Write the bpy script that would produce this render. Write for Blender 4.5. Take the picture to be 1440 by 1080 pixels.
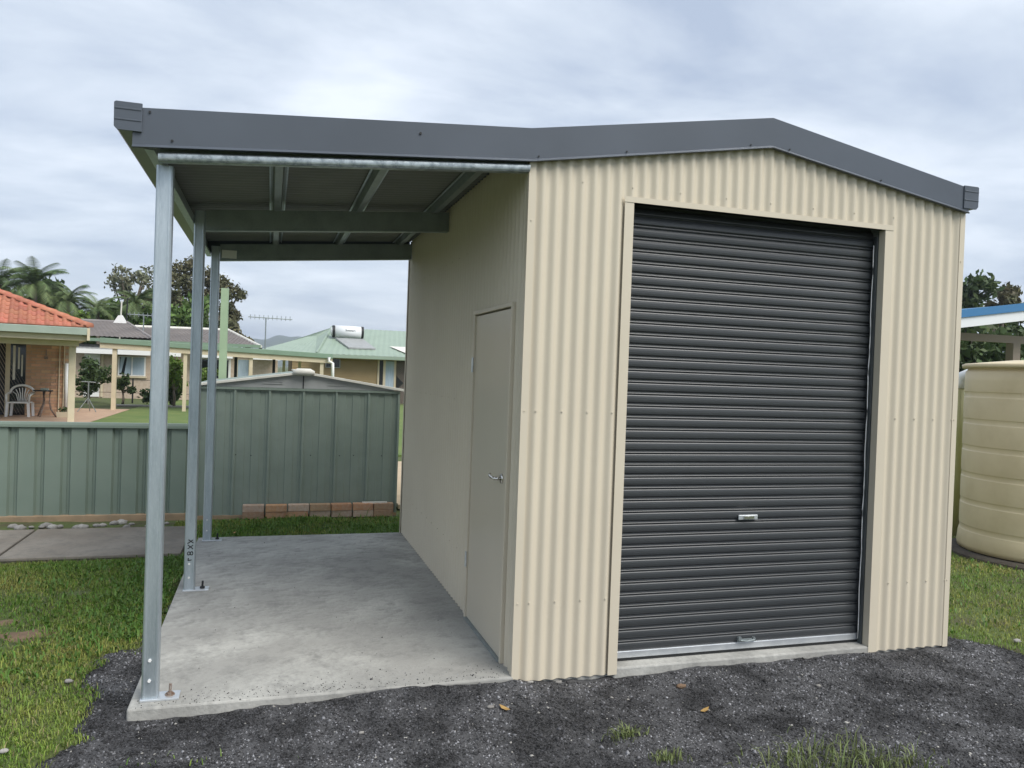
import bpy, math, random
import numpy as np
from mathutils import Matrix, Vector
R = math.radians
rng = np.random.default_rng(7); random.seed(7)
sc = bpy.context.scene
for o in list(bpy.data.objects): bpy.data.objects.remove(o)
col = sc.collection

# ------------------------------------------------------------------ camera
cam = bpy.data.cameras.new('camera'); camo = bpy.data.objects.new('camera', cam); col.objects.link(camo)
cr = Vector((0.95480217, -0.29511594, 0.03548805)); cu = Vector((-0.0299539, 0.0232535, 0.99928076)); cf = Vector((0.29572891, 0.95517844, -0.01336262))
camo.matrix_world = Matrix(((cr.x, cu.x, -cf.x, -1.3262), (cr.y, cu.y, -cf.y, -4.075), (cr.z, cu.z, -cf.z, 1.6614), (0, 0, 0, 1)))
cam.sensor_width = 36; cam.lens = 1100.59 / 1440 * 36; cam.clip_end = 6000; cam.clip_start = .05
sc.camera = camo

# ------------------------------------------------------------------ sky and sun
SUN_EL, SUN_AZ = R(50), R(146)          # azimuth clockwise from +y
w = bpy.data.worlds.new('World'); sc.world = w; w.use_nodes = True
nt = w.node_tree; nt.nodes.clear(); N = nt.nodes.new; L = nt.links.new
out = N('ShaderNodeOutputWorld'); mixs = N('ShaderNodeMixShader')
sky = N('ShaderNodeTexSky'); sky.sky_type = 'NISHITA'; sky.sun_disc = False; sky.sun_elevation = SUN_EL; sky.sun_rotation = SUN_AZ
b1 = N('ShaderNodeBackground'); b1.inputs[1].default_value = .09; L(sky.outputs[0], b1.inputs[0])
tc = N('ShaderNodeTexCoord'); sep = N('ShaderNodeSeparateXYZ'); L(tc.outputs['Generated'], sep.inputs[0])
zc = N('ShaderNodeMath'); zc.operation = 'MAXIMUM'; L(sep.outputs[2], zc.inputs[0]); zc.inputs[1].default_value = 0
za = N('ShaderNodeMath'); za.operation = 'ADD'; L(zc.outputs[0], za.inputs[0]); za.inputs[1].default_value = .22
dx = N('ShaderNodeMath'); dx.operation = 'DIVIDE'; L(sep.outputs[0], dx.inputs[0]); L(za.outputs[0], dx.inputs[1])
dy = N('ShaderNodeMath'); dy.operation = 'DIVIDE'; L(sep.outputs[1], dy.inputs[0]); L(za.outputs[0], dy.inputs[1])
cmb = N('ShaderNodeCombineXYZ'); L(dx.outputs[0], cmb.inputs[0]); L(dy.outputs[0], cmb.inputs[1])
mp = N('ShaderNodeMapping'); mp.inputs['Location'].default_value = (3.1, 1.7, 0); mp.inputs['Scale'].default_value = (.75, 1.25, 1); L(cmb.outputs[0], mp.inputs[0])
n1 = N('ShaderNodeTexNoise'); n1.inputs['Scale'].default_value = 1.75; n1.inputs['Detail'].default_value = 7; n1.inputs['Roughness'].default_value = .56; n1.inputs['Distortion'].default_value = .25; L(mp.outputs[0], n1.inputs[0])
cr1 = N('ShaderNodeValToRGB'); L(n1.outputs['Fac'], cr1.inputs[0])
e = cr1.color_ramp.elements; e[0].position = .33; e[0].color = (.43, .505, .635, 1); e[1].position = .68; e[1].color = (.84, .90, .985, 1)
q = e.new(.50); q.color = (.62, .69, .79, 1)
b2 = N('ShaderNodeBackground'); b2.inputs[1].default_value = .475; L(cr1.outputs[0], b2.inputs[0])
mixs.inputs[0].default_value = .93
L(b1.outputs[0], mixs.inputs[1]); L(b2.outputs[0], mixs.inputs[2]); L(mixs.outputs[0], out.inputs[0])
sl = bpy.data.lights.new('sun', 'SUN'); sl.energy = 1.5; sl.angle = R(38); sl.color = (1, .96, .9)
so = bpy.data.objects.new('sun', sl); col.objects.link(so)
sd = Vector((math.sin(SUN_AZ) * math.cos(SUN_EL), math.cos(SUN_AZ) * math.cos(SUN_EL), math.sin(SUN_EL)))
so.rotation_euler = sd.to_track_quat('Z', 'Y').to_euler(); so.location = (0, -10, 20)
sc.view_settings.view_transform = 'Standard'; sc.view_settings.look = 'None'; sc.view_settings.gamma = 1; sc.view_settings.exposure = 1.33

# ------------------------------------------------------------------ materials
def M(name, c, rough=.6, metal=0., c2=None, scale=6., ramp=(.35, .65), bump=0., bscale=60., island=0., objr=0., spec=.5, detail=4, stretch=None, c3=None, scale3=40., amt3=.35, trans=0., ipow=None):
    m = bpy.data.materials.new(name); m.use_nodes = True
    t = m.node_tree; n = t.nodes.new; l = t.links.new
    p = t.nodes['Principled BSDF']; p.inputs['Roughness'].default_value = rough; p.inputs['Metallic'].default_value = metal
    p.inputs['Specular IOR Level'].default_value = spec
    co = n('ShaderNodeTexCoord').outputs['Object']
    if stretch:
        mpp = n('ShaderNodeMapping'); mpp.inputs['Scale'].default_value = stretch; l(co, mpp.inputs[0]); co = mpp.outputs[0]
    rgb = n('ShaderNodeRGB'); rgb.outputs[0].default_value = (*c, 1); cur = rgb.outputs[0]
    def mix(a, bcol, fac, mode='MIX'):
        x = n('ShaderNodeMix'); x.data_type = 'RGBA'; x.blend_type = mode
        l(a, x.inputs['A'])
        if isinstance(bcol, tuple): x.inputs['B'].default_value = (*bcol, 1)
        else: l(bcol, x.inputs['B'])
        if isinstance(fac, float): x.inputs['Factor'].default_value = fac
        else: l(fac, x.inputs['Factor'])
        return x.outputs['Result']
    if c2:
        no = n('ShaderNodeTexNoise'); no.inputs['Scale'].default_value = scale; no.inputs['Detail'].default_value = detail; no.inputs['Roughness'].default_value = .64 if detail > 8 else .5; l(co, no.inputs[0])
        mr = n('ShaderNodeMapRange'); mr.inputs[1].default_value = ramp[0]; mr.inputs[2].default_value = ramp[1]; l(no.outputs['Fac'], mr.inputs[0])
        cur = mix(cur, c2, mr.outputs[0])
    if c3:
        no = n('ShaderNodeTexNoise'); no.inputs['Scale'].default_value = scale3; no.inputs['Detail'].default_value = 6; no.inputs['Roughness'].default_value = .7; l(co, no.inputs[0])
        mr = n('ShaderNodeMapRange'); mr.inputs[1].default_value = .45; mr.inputs[2].default_value = .7; mr.inputs[4].default_value = amt3; l(no.outputs['Fac'], mr.inputs[0])
        cur = mix(cur, c3, mr.outputs[0])
    for amt, kind in ((island, 'i'), (objr, 'o')):
        if amt:
            src = n('ShaderNodeNewGeometry').outputs['Random Per Island'] if kind == 'i' else n('ShaderNodeObjectInfo').outputs['Random']
            mr = n('ShaderNodeMapRange'); mr.inputs[3].default_value = 1 - amt; mr.inputs[4].default_value = 1 + amt; l(src, mr.inputs[0])
            hv = n('ShaderNodeHueSaturation'); l(cur, hv.inputs['Color']); l(mr.outputs[0], hv.inputs['Value'])
            m2 = n('ShaderNodeMapRange'); m2.inputs[3].default_value = .5 - amt * .04; m2.inputs[4].default_value = .5 + amt * .04
            fr = n('ShaderNodeMath'); fr.operation = 'FRACT'; ml = n('ShaderNodeMath'); ml.operation = 'MULTIPLY'; ml.inputs[1].default_value = 7.31
            l(src, ml.inputs[0]); l(ml.outputs[0], fr.inputs[0]); l(fr.outputs[0], m2.inputs[0]); l(m2.outputs[0], hv.inputs['Hue'])
            cur = hv.outputs[0]
    if ipow:
        src = n('ShaderNodeNewGeometry').outputs['Random Per Island']; pw_ = n('ShaderNodeMath'); pw_.operation = 'POWER'; l(src, pw_.inputs[0]); pw_.inputs[1].default_value = ipow[2]
        mr = n('ShaderNodeMapRange'); mr.inputs[3].default_value = ipow[0]; mr.inputs[4].default_value = ipow[1]; l(pw_.outputs[0], mr.inputs[0])
        hv = n('ShaderNodeHueSaturation'); l(cur, hv.inputs['Color']); l(mr.outputs[0], hv.inputs['Value']); cur = hv.outputs[0]
    l(cur, p.inputs['Base Color'])
    if bump:
        no = n('ShaderNodeTexNoise'); no.inputs['Scale'].default_value = bscale; no.inputs['Detail'].default_value = 5; l(co, no.inputs[0])
        bp = n('ShaderNodeBump'); bp.inputs['Strength'].default_value = bump; bp.inputs['Distance'].default_value = .01; l(no.outputs['Fac'], bp.inputs['Height']); l(bp.outputs[0], p.inputs['Normal'])
    if trans:
        p.inputs['Transmission Weight'].default_value = 0
        tr = n('ShaderNodeBsdfTranslucent'); l(cur, tr.inputs[0]); ms = n('ShaderNodeMixShader'); ms.inputs[0].default_value = trans
        l(p.outputs[0], ms.inputs[1]); l(tr.outputs[0], ms.inputs[2]); l(ms.outputs[0], t.nodes['Material Output'].inputs[0])
    return m

cream = M('cream_steel', (.60, .54, .425), .40, c2=(.575, .515, .405), scale=1.4, spec=.45, bump=.02, bscale=3)
creamd = M('cream_door_paint', (.56, .505, .40), .3, c2=(.535, .48, .38), scale=1.2, spec=.5, bump=.25, bscale=2.5)
grey = M('grey_steel', (.082, .096, .118), .31, c2=(.070, .082, .100), scale=1.5, spec=.5, bump=.35, bscale=2.2)
charc = M('charcoal_steel', (.038, .042, .0455), .38, c2=(.044, .048, .051), scale=2, spec=.55)
galv = M('galvanised_steel', (.50, .56, .60), .42, .75, c2=(.40, .46, .50), scale=9, stretch=(3, 3, .4), c3=(.66, .71, .74), scale3=70, amt3=.4, bump=.03, bscale=60)
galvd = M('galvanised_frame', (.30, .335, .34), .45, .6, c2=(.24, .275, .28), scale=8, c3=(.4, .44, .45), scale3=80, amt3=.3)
galvb = M('galvanised_spangle', (.40, .45, .47), .42, .7, c2=(.22, .26, .28), scale=30, ramp=(.42, .56), detail=2, c3=(.6, .64, .66), scale3=60, amt3=.6, bump=.1, bscale=60)
galvk = M('shaded_galvanised_track', (.10, .115, .12), .5, .5, c2=(.075, .085, .09), scale=6)  # plain galvanised guides; the shade inside the door opening is put into the colour
under = M('roof_underside', (.19, .20, .18), .5, .1, c2=(.165, .175, .16), scale=3)
zinc = M('bright_aluminium', (.72, .75, .77), .35, .7, c2=(.6, .63, .66), scale=12)
chrome = M('satin_chrome', (.62, .60, .56), .22, 1.)
rust = M('rusty_bolt', (.16, .085, .05), .7, .3, c2=(.3, .27, .24), scale=60)
blackp = M('black_marker', (.012, .013, .014), .6)
conc = M('slab_concrete', (.31, .305, .282), .72, c2=(.46, .455, .42), scale=1.9, ramp=(.45, .66), detail=11, c3=(.185, .183, .17), scale3=7.5, amt3=.85, bump=.35, bscale=55)
pathc = M('path_concrete', (.185, .158, .128), .85, c2=(.25, .222, .185), scale=2.2, detail=8, c3=(.12, .11, .095), scale3=9, amt3=.6, bump=.3, bscale=70)
gravm = M('gravel_fines', (.008, .008, .009), .9, c2=(.066, .066, .069), scale=3.4, ramp=(.42, .58), detail=11, c3=(.13, .13, .134), scale3=110, amt3=.75, bump=1., bscale=130)
stone = M('gravel_stones', (.012, .012, .013), .8, c2=(.076, .076, .08), scale=3.4, ramp=(.42, .58), detail=11, ipow=(.3, 5.2, 4))
pale = M('pale_stone', (.34, .325, .30), .85, c2=(.22, .21, .195), scale=20, objr=.25, bump=.3)
lawnm = M('lawn_soil', (.085, .115, .03), .95, c2=(.075, .062, .034), scale=3.2, ramp=(.46, .7), detail=6, c3=(.03, .045, .014), scale3=22, amt3=.7, bump=.6, bscale=40)
farl = lawnm
grassm = M('grass_blades', (.14, .24, .036), .55, c2=(.29, .30, .075), scale=1.3, ramp=(.4, .66), island=.45, spec=.3, trans=.25)
weedm = M('weed_leaves', (.115, .22, .036), .5, c2=(.085, .17, .028), scale=5, island=.3, spec=.35, trans=.25)
drym = M('dry_grass', (.30, .26, .12), .7, island=.3, trans=.2)
earth = M('bare_earth', (.21, .135, .085), .95, c2=(.15, .10, .062), scale=14, bump=.6, bscale=80)
greenst = M('green_steel', (.185, .235, .195), .5, c2=(.165, .212, .175), scale=2.5, spec=.4, c3=(.19, .225, .19), scale3=7, amt3=.35)
greensh = M('green_shed_steel', (.22, .268, .23), .5, c2=(.195, .242, .205), scale=2.5, spec=.4, c3=(.165, .195, .17), scale3=6, amt3=.35)
greyz = M('zinc_gable', (.36, .37, .365), .5, .15, c2=(.31, .32, .315), scale=5)
offw = M('off_white_paint', (.70, .685, .62), .55, c2=(.6, .585, .52), scale=6)
white = M('white_plastic', (.78, .78, .76), .4)
timber = M('treated_plinth', (.34, .24, .15), .8, c2=(.26, .19, .12), scale=8, bump=.3, bscale=40)
brickm = [M('clay_brick_orange', (.46, .255, .135), .9, c2=(.38, .20, .11), scale=14, c3=(.50, .42, .34), scale3=22, amt3=.45, bump=.5, bscale=80, objr=.15),
          M('clay_brick_dusty', (.50, .37, .28), .9, c2=(.42, .29, .21), scale=14, c3=(.52, .46, .40), scale3=18, amt3=.7, bump=.5, bscale=80, objr=.12)]
hbrick = M('house_brick', (.55, .345, .215), .85, c2=(.48, .285, .17), scale=9, objr=.22)
mortar = M('mortar', (.40, .33, .25), .95)
tile = M('red_roof_tile', (.40, .155, .092), .7, c2=(.34, .115, .068), scale=10, objr=.2)
gtile = M('grey_roof_tile', (.235, .215, .205), .8, c2=(.19, .175, .17), scale=1.2, island=.1)
creamp = M('cream_paint', (.60, .52, .37), .6, c2=(.55, .47, .33), scale=4)
gutg = M('pale_green_gutter', (.36, .42, .36), .5, c2=(.32, .38, .325), scale=3)
gutg2 = M('sage_gutter', (.20, .29, .21), .5, c2=(.18, .265, .19), scale=3)
groof = M('mint_roof_steel', (.27, .345, .27), .45, c2=(.25, .32, .25), scale=1.5)
boards = M('mustard_weatherboard', (.32, .235, .115), .7, c2=(.29, .21, .10), scale=2)
greyw = M('pale_brick_wall', (.46, .36, .275), .9, c2=(.52, .43, .34), scale=9, c3=(.36, .27, .2), scale3=12, amt3=.4)
glassd = M('dark_glass', (.018, .022, .026), .08, spec=.6)
curt = M('blue_curtain', (.42, .50, .56), .8, c2=(.30, .38, .45), scale=9, stretch=(4, 4, .2))
darkm = M('dark_metal', (.02, .021, .022), .5, .3)
tankm = M('tank_poly', (.67, .575, .39), .5, c2=(.63, .535, .355), scale=1.6, c3=(.49, .40, .23), scale3=3, amt3=.35, spec=.4)
pvc = M('mossy_pipe', (.34, .34, .13), .6, c2=(.46, .44, .24), scale=5, stretch=(1, 1, .25), ramp=(.38, .62))
bluep = M('blue_fascia', (.045, .175, .36), .45)
whitep = M('white_fascia', (.74, .76, .77), .5)
tanb = M('tan_beam', (.40, .32, .25), .7)
bark = M('bark', (.13, .105, .08), .95, c2=(.2, .17, .135), scale=4, bump=.6, bscale=20)
def leafm(n, a, b, isl=.4): return M(n, a, .6, c2=b, scale=.7, island=isl, spec=.3, trans=.2)
lf_dark = leafm('dark_leaves', (.052, .09, .03), (.085, .12, .042))
lf_gum = leafm('gum_leaves', (.10, .11, .052), (.16, .145, .08))
lf_mid = leafm('mid_leaves', (.07, .13, .03), (.115, .18, .045))
lf_bright = leafm('bright_leaves', (.13, .21, .04), (.17, .25, .06))
lf_palm = leafm('palm_fronds', (.09, .145, .055), (.16, .205, .085))
lf_pale = leafm('pale_feathery_leaves', (.15, .17, .10), (.20, .20, .13))
hillm = M('far_forest', (.040, .062, .034), 1., c2=(.06, .085, .045), scale=.03)
paver = M('patio_pavers', (.46, .32, .22), .9, c2=(.40, .27, .19), scale=3)
sand = M('sandy_path', (.48, .38, .26), .95, c2=(.42, .33, .22), scale=4)
padm = M('dark_pad', (.045, .036, .028), .95, c2=(.07, .06, .045), scale=10, bump=.5)

# ------------------------------------------------------------------ mesh helpers
ORG = {}
class MB:
    def __init__(s): s.v = []; s.f = []
    def add(s, v, f):
        k = len(s.v); s.v += [tuple(x) for x in v]; s.f += [tuple(i + k for i in t) for t in f]; return s
    def box(s, x0, x1, y0, y1, z0, z1):
        return s.add([(x0, y0, z0), (x1, y0, z0), (x1, y1, z0), (x0, y1, z0), (x0, y0, z1), (x1, y0, z1), (x1, y1, z1), (x0, y1, z1)],
                     [(3, 2, 1, 0), (4, 5, 6, 7), (0, 1, 5, 4), (1, 2, 6, 5), (2, 3, 7, 6), (3, 0, 4, 7)])
    def ext(s, poly, axis, a0, a1):          # polygon in the two other axes, swept along axis
        def P(q, a): return {'x': (a, q[0], q[1]), 'y': (q[0], a, q[1]), 'z': (q[0], q[1], a)}[axis]
        n = len(poly); v = [P(q, a0) for q in poly] + [P(q, a1) for q in poly]
        f = [(i, (i + 1) % n, n + (i + 1) % n, n + i) for i in range(n)] + [tuple(reversed(range(n))), tuple(range(n, 2 * n))]
        return s.add(v, f)
    def sheet(s, prof, axis, a0, a1):        # open profile swept along axis
        def P(q, a): return {'x': (a, q[0], q[1]), 'y': (q[0], a, q[1]), 'z': (q[0], q[1], a)}[axis]
        n = len(prof)
        return s.add([P(q, a0) for q in prof] + [P(q, a1) for q in prof], [(i, i + 1, n + i + 1, n + i) for i in range(n - 1)])
    def tube(s, pts, r, n=8, cap=True):
        pts = [Vector(p) for p in pts]; m = len(pts); rr = r if isinstance(r, (list, tuple)) else [r] * m
        V = []
        for i, p in enumerate(pts):
            t = (pts[min(i + 1, m - 1)] - pts[max(i - 1, 0)]).normalized()
            a = t.cross(Vector((0, 0, 1)))
            if a.length < .01: a = t.cross(Vector((0, 1, 0)))
            a.normalize(); b = t.cross(a)
            V += [p + (a * math.cos(2 * math.pi * j / n) + b * math.sin(2 * math.pi * j / n)) * rr[i] for j in range(n)]
        F = [(i * n + j, i * n + (j + 1) % n, (i + 1) * n + (j + 1) % n, (i + 1) * n + j) for i in range(m - 1) for j in range(n)]
        if cap: F += [tuple(reversed(range(n))), tuple(range((m - 1) * n, m * n))]
        return s.add(V, F)
    def lathe(s, prof, c, n=48):
        V = [(c[0] + r * math.cos(2 * math.pi * j / n), c[1] + r * math.sin(2 * math.pi * j / n), z) for r, z in prof for j in range(n)]
        F = [(i * n + j, i * n + (j + 1) % n, (i + 1) * n + (j + 1) % n, (i + 1) * n + j) for i in range(len(prof) - 1) for j in range(n)]
        return s.add(V, F)
    def mesh(s, name, mat, smooth=False, org=(0, 0, 0)):
        me = bpy.data.meshes.new(name)
        me.from_pydata([(a - org[0], b - org[1], c - org[2]) for a, b, c in s.v], [], s.f); me.update()
        me.materials.append(mat)
        if smooth: me.polygons.foreach_set('use_smooth', [True] * len(me.polygons))
        return me
    def build(s, name, mat, parent=None, smooth=False, bevel=0, org=None):
        o_ = ORG[parent.name] if parent else (org or (0, 0, 0))
        me = s.mesh(name, mat, smooth, o_)
        o = bpy.data.objects.new(name, me); col.objects.link(o)
        if parent: o.parent = parent
        else: o.location = o_
        ORG[o.name] = o_
        if bevel:
            b = o.modifiers.new('b', 'BEVEL'); b.width = bevel; b.segments = 2; b.limit_method = 'ANGLE'; b.angle_limit = R(40)
        return o
def tag(o, label, cat=None, group=None):
    o['label'] = label
    if cat: o['category'] = cat
    if group: o['group'] = group
    return o
def thing(name, label, cat, loc, group=None):
    o = bpy.data.objects.new(name, None); col.objects.link(o); o.location = loc; o.empty_display_size = .1
    ORG[o.name] = loc; return tag(o, label, cat, group)
def struct(o): o['kind'] = 'structure'; return o
def stuff(o): o['kind'] = 'stuff'; return o
def inst(name, me, parent, loc, rot=(0, 0, 0), scale=None):
    o = bpy.data.objects.new(name, me); col.objects.link(o)
    b = ORG[parent.name] if parent else (0, 0, 0)
    if parent: o.parent = parent
    o.location = (loc[0] - b[0], loc[1] - b[1], loc[2] - b[2]); o.rotation_euler = rot
    if scale: o.scale = scale
    ORG[o.name] = loc; return o
def npmesh(name, V, F, mat, parent=None, org=(0, 0, 0), smooth=False):   # V (n,3), F (m,k)
    V = np.asarray(V, float) - np.array(ORG[parent.name] if parent else org)
    me = bpy.data.meshes.new(name); k = F.shape[1]
    me.vertices.add(len(V)); me.vertices.foreach_set('co', V.astype(np.float32).ravel())
    me.loops.add(F.size); me.loops.foreach_set('vertex_index', F.astype(np.int32).ravel())
    me.polygons.add(len(F)); me.polygons.foreach_set('loop_start', np.arange(0, F.size, k, dtype=np.int32))
    me.update(calc_edges=True); me.materials.append(mat)
    if smooth: me.polygons.foreach_set('use_smooth', np.ones(len(F), bool))
    o = bpy.data.objects.new(name, me); col.objects.link(o)
    if parent: o.parent = parent
    else: o.location = org
    ORG[o.name] = ORG[parent.name] if parent else org
    return o
def vnoise(x, y, s, seed=0):      # cheap smooth noise
    r = np.random.default_rng(seed); g = r.random((64, 64)); x = x * s + 100; y = y * s + 100
    xi = np.floor(x).astype(int); yi = np.floor(y).astype(int); fx = x - xi; fy = y - yi
    fx = fx * fx * (3 - 2 * fx); fy = fy * fy * (3 - 2 * fy)
    a = g[xi % 64, yi % 64]; b = g[(xi + 1) % 64, yi % 64]; c = g[xi % 64, (yi + 1) % 64]; d = g[(xi + 1) % 64, (yi + 1) % 64]
    return (a * (1 - fx) + b * fx) * (1 - fy) + (c * (1 - fx) + d * fx) * fy - .5
def fbm(x, y, s, seed=0, o=4):
    return sum(vnoise(x, y, s * 2 ** i, seed + i) * .5 ** i for i in range(o))

# ------------------------------------------------------------------ ground
def hl(x, y):       # lawn height
    x = np.asarray(x, float); y = np.asarray(y, float)
    t = np.clip((y - 6) / 8, 0, 1); t = t * t * (3 - 2 * t)
    near = np.clip((14 - np.hypot(x, y)) / 8, 0, 1)
    return -.085 + .085 * t + near * (fbm(x, y, 1.1, 5) * .035 - .0)
def grid(xs, ys, zf):
    X, Y = np.meshgrid(xs, ys); Z = zf(X, Y); n, m = X.shape
    V = np.stack([X.ravel(), Y.ravel(), Z.ravel()], 1)
    i = np.arange(n * m).reshape(n, m)
    return V, np.stack([i[:-1, :-1].ravel(), i[:-1, 1:].ravel(), i[1:, 1:].ravel(), i[1:, :-1].ravel()], 1)
def gaps(a, b, far, st): return np.concatenate([-np.geomspace(far, -a + 2, 14)[:-1] if a < 0 else [], np.arange(a, b, st), np.geomspace(b + 2, far, 14)])

gpoly = np.array([(-1.96, 3.3), (-2.02, 1.6), (-2.10, 1.1), (-2.24, .73), (-2.30, .1), (-2.2, -.42), (-2.0, -.9), (-2.0, -4.6), (7, -4.6), (7, -.9), (4.6, -.5), (3.62, -.1), (3.40, .24), (3.22, .7), (3.12, 1.5), (2.5, 2.2), (-1.5, 3.3)])
def sdist(x, y):
    x = np.asarray(x, float); y = np.asarray(y, float); d = np.full(x.shape, 1e9); ins = np.zeros(x.shape, bool)
    for i in range(len(gpoly)):
        a = gpoly[i]; b = gpoly[(i + 1) % len(gpoly)]; e = b - a
        t = np.clip(((x - a[0]) * e[0] + (y - a[1]) * e[1]) / (e @ e), 0, 1)
        d = np.minimum(d, np.hypot(x - a[0] - t * e[0], y - a[1] - t * e[1]))
        c = ((a[1] > y) != (b[1] > y)) & (x < (b[0] - a[0]) * (y - a[1]) / (b[1] - a[1] + 1e-12) + a[0]); ins ^= c
    return np.where(ins, d, -d)
def gsd(x, y): return sdist(x, y) + fbm(x, y, 3.2, 31) * .22
def hg(x, y):       # gravel surface height
    s = gsd(x, y); x = np.asarray(x, float); y = np.asarray(y, float)
    base = hl(x, y) * .3 - .052 + fbm(x, y, 2.3, 11) * .03 + fbm(x, y, 14, 12, 3) * .012
    base += .052 * np.exp(-((x + .45) / .55) ** 2) * np.exp(-(np.minimum(y + .05, 0) / .22) ** 2)
    base += .028 * np.exp(-((x - 1.5) / 1.1) ** 2) * np.exp(-(np.minimum(y + .02, 0) / .25) ** 2)
    base += .018 * np.exp(-(np.minimum(y + .02, 0) / .2) ** 2)
    z = np.where(s > .12, base, hl(x, y) - .03 + (base - hl(x, y) + .03) * np.clip(s / .12, -.3, 1))
    return np.where((x > -1.90) & (x < 2.97) & (y > .03) & (y < 3.8), np.minimum(z, -.08), z)
V, F = grid(gaps(-14, 16, 4000, .06), gaps(-10, 12, 4000, .06), lambda x, y: hl(x, y) - .09 * np.clip((gsd(x, y) - .03) / .15, 0, 1))
struct(npmesh('lawn_ground', V, F, lawnm, smooth=True))
V, F = grid(np.arange(-2.7, 7.5, .022), np.arange(-3.2, 2.0, .022), hg)
struct(npmesh('gravel_ground', V, F, gravm, smooth=True))
inslab = lambda x, y: (x > -1.94) & (x < 3.01) & (y > -.03) & (y < 3.88)

def pebbles(name, P, size, mat, seed, org=(0, 0, 0), flat=.7):
    r = np.random.default_rng(seed); n = len(P)
    base = np.array([(1, 0, 0), (-1, 0, 0), (0, 1, 0), (0, -1, 0), (0, 0, 1), (0, 0, -1)], float)
    ff = np.array([(0, 2, 4), (2, 1, 4), (1, 3, 4), (3, 0, 4), (2, 0, 5), (1, 2, 5), (3, 1, 5), (0, 3, 5)])
    s = size * np.exp(r.normal(0, .38, n)); Vv = base[None] * (1 + r.uniform(-.35, .35, (n, 6, 1)))
    Vv = Vv * np.stack([np.ones(n), r.uniform(.6, 1, n), np.full(n, flat)], 1)[:, None]
    Vv += r.uniform(-.25, .25, (n, 6, 3)); a = r.uniform(0, 6.28, n); c, s_ = np.cos(a), np.sin(a)
    X = Vv[:, :, 0] * c[:, None] - Vv[:, :, 1] * s_[:, None]; Y = Vv[:, :, 0] * s_[:, None] + Vv[:, :, 1] * c[:, None]
    Vv = np.stack([X, Y, Vv[:, :, 2]], 2) * s[:, None, None] + P[:, None]
    return npmesh(name, Vv.reshape(-1, 3), (ff[None] + 6 * np.arange(n)[:, None, None]).reshape(-1, 3), mat, org=org)
def scatter(n, x0, x1, y0, y1, keep, hf, lift=0., dens=None):
    x = rng.uniform(x0, x1, n); y = rng.uniform(y0, y1, n); k = keep(x, y); x = x[k]; y = y[k]
    return np.stack([x, y, hf(x, y) + lift], 1)
P = scatter(190000, -2.7, 5.0, -1.6, 1.2, lambda x, y: (gsd(x, y) > .03 * rng.standard_normal(x.shape)) & ~inslab(x, y), hg)
o = stuff(pebbles('loose_gravel', P, .0047, stone, 3)); tag(o, 'loose black and grey crushed gravel scattered in front of the shed', 'gravel')

# ------------------------------------------------------------------ slab and path
o = MB().ext([(-1.93, -.018), (-.002, -.018), (-.002, .014), (.60, .014), (.60, -.012), (2.385, -.012), (2.385, .014), (2.985, .014), (2.985, 3.87), (-1.93, 3.87)], 'z', -.2, 0).build('concrete_slab', conc, bevel=.01, org=(0, 0, -.2)); struct(o)
MB_ = MB()
pth = struct(MB().box(-6.2, -2.04, 3.46, 4.66, -.2, -.075).build('concrete_path', pathc, org=(-4, 4, -.2)))
for x0, x1 in ((-6.2, -5.02), (-5.0, -3.50), (-3.475, -2.04)):
    MB().box(x0, x1, 3.44, 4.68, -.075, -.045).build('paving_slab', pathc, pth, bevel=.008)

# ------------------------------------------------------------------ steel shed
shed = thing('steel_shed', 'cream corrugated steel shed with charcoal roller door and open lean-to on galvanised posts', 'shed', (0, 0, 0))
PITCH, AMP = .0762, .0085
def corr(u0, u1, zb, ztop, axis, c, sgn=1, seg=10, crop=None):
    """corrugated sheet; axis 'x' = runs along x in plane y=c, axis 'y' = runs along y in plane x=c"""
    m = MB(); n = max(2, int((u1 - u0) / PITCH * seg)); us = [u0 + (u1 - u0) * i / n for i in range(n + 1)]
    if ztop.__class__ is float: zt = lambda u: ztop_
    ztop_ = ztop
    V = []
    for u in us:
        d = c - sgn * AMP * math.cos(2 * math.pi * u / PITCH); zz = ztop(u) if callable(ztop) else ztop
        V += [(u, d, zb), (u, d, zz)] if axis == 'x' else [(d, u, zb), (d, u, zz)]
    m.add(V, [(2 * i, 2 * i + 2, 2 * i + 3, 2 * i + 1) for i in range(n)])
    return m
gable = lambda x: 2.90 + (x if x < 1.5 else 3 - x) / 1.5 * .25
XD0, XD1, HD = .619, 2.372, 2.655
ZB = -.038
for a, b in ((.012, .605),): corr(a, b, ZB, gable, 'x', 0).build('wall_sheet', cream, shed, True)
corr(XD0 - .057, 1.5, HD + .01, gable, 'x', 0).build('wall_sheet', cream, shed, True)
corr(1.5, XD1 + .06, HD + .01, gable, 'x', 0).build('wall_sheet', cream, shed, True)
corr(XD1 + .012, 2.988, ZB, gable, 'x', 0).build('wall_sheet', cream, shed, True)
# side wall with the personal-access door
DY0, DY1, DH = .185, 1.055, 2.065
corr(.012, DY0, ZB + .036, 2.955, 'y', 0).build('wall_sheet', cream, shed, True)
corr(DY0, DY1, DH, 2.955, 'y', 0).build('wall_sheet', cream, shed, True)
for a, b in ((DY1, 1.82), (1.82, 2.58), (2.58, 3.34), (3.34, 3.86)): corr(a, b, .004, 2.955, 'y', 0).build('wall_sheet', cream, shed, True)
for a, b in ((.012, .77), (.77, 1.54), (1.54, 2.31), (2.31, 3.08), (3.08, 3.86)): corr(a, b, ZB, 2.93, 'y', 3.0, -1).build('wall_sheet', cream, shed, True)
for a, b in ((.01, .762), (.762, 1.5), (1.5, 2.29), (2.29, 2.99)): corr(a, b, ZB, gable, 'x', 3.87, -1).build('wall_sheet', cream, shed, True)
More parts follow.
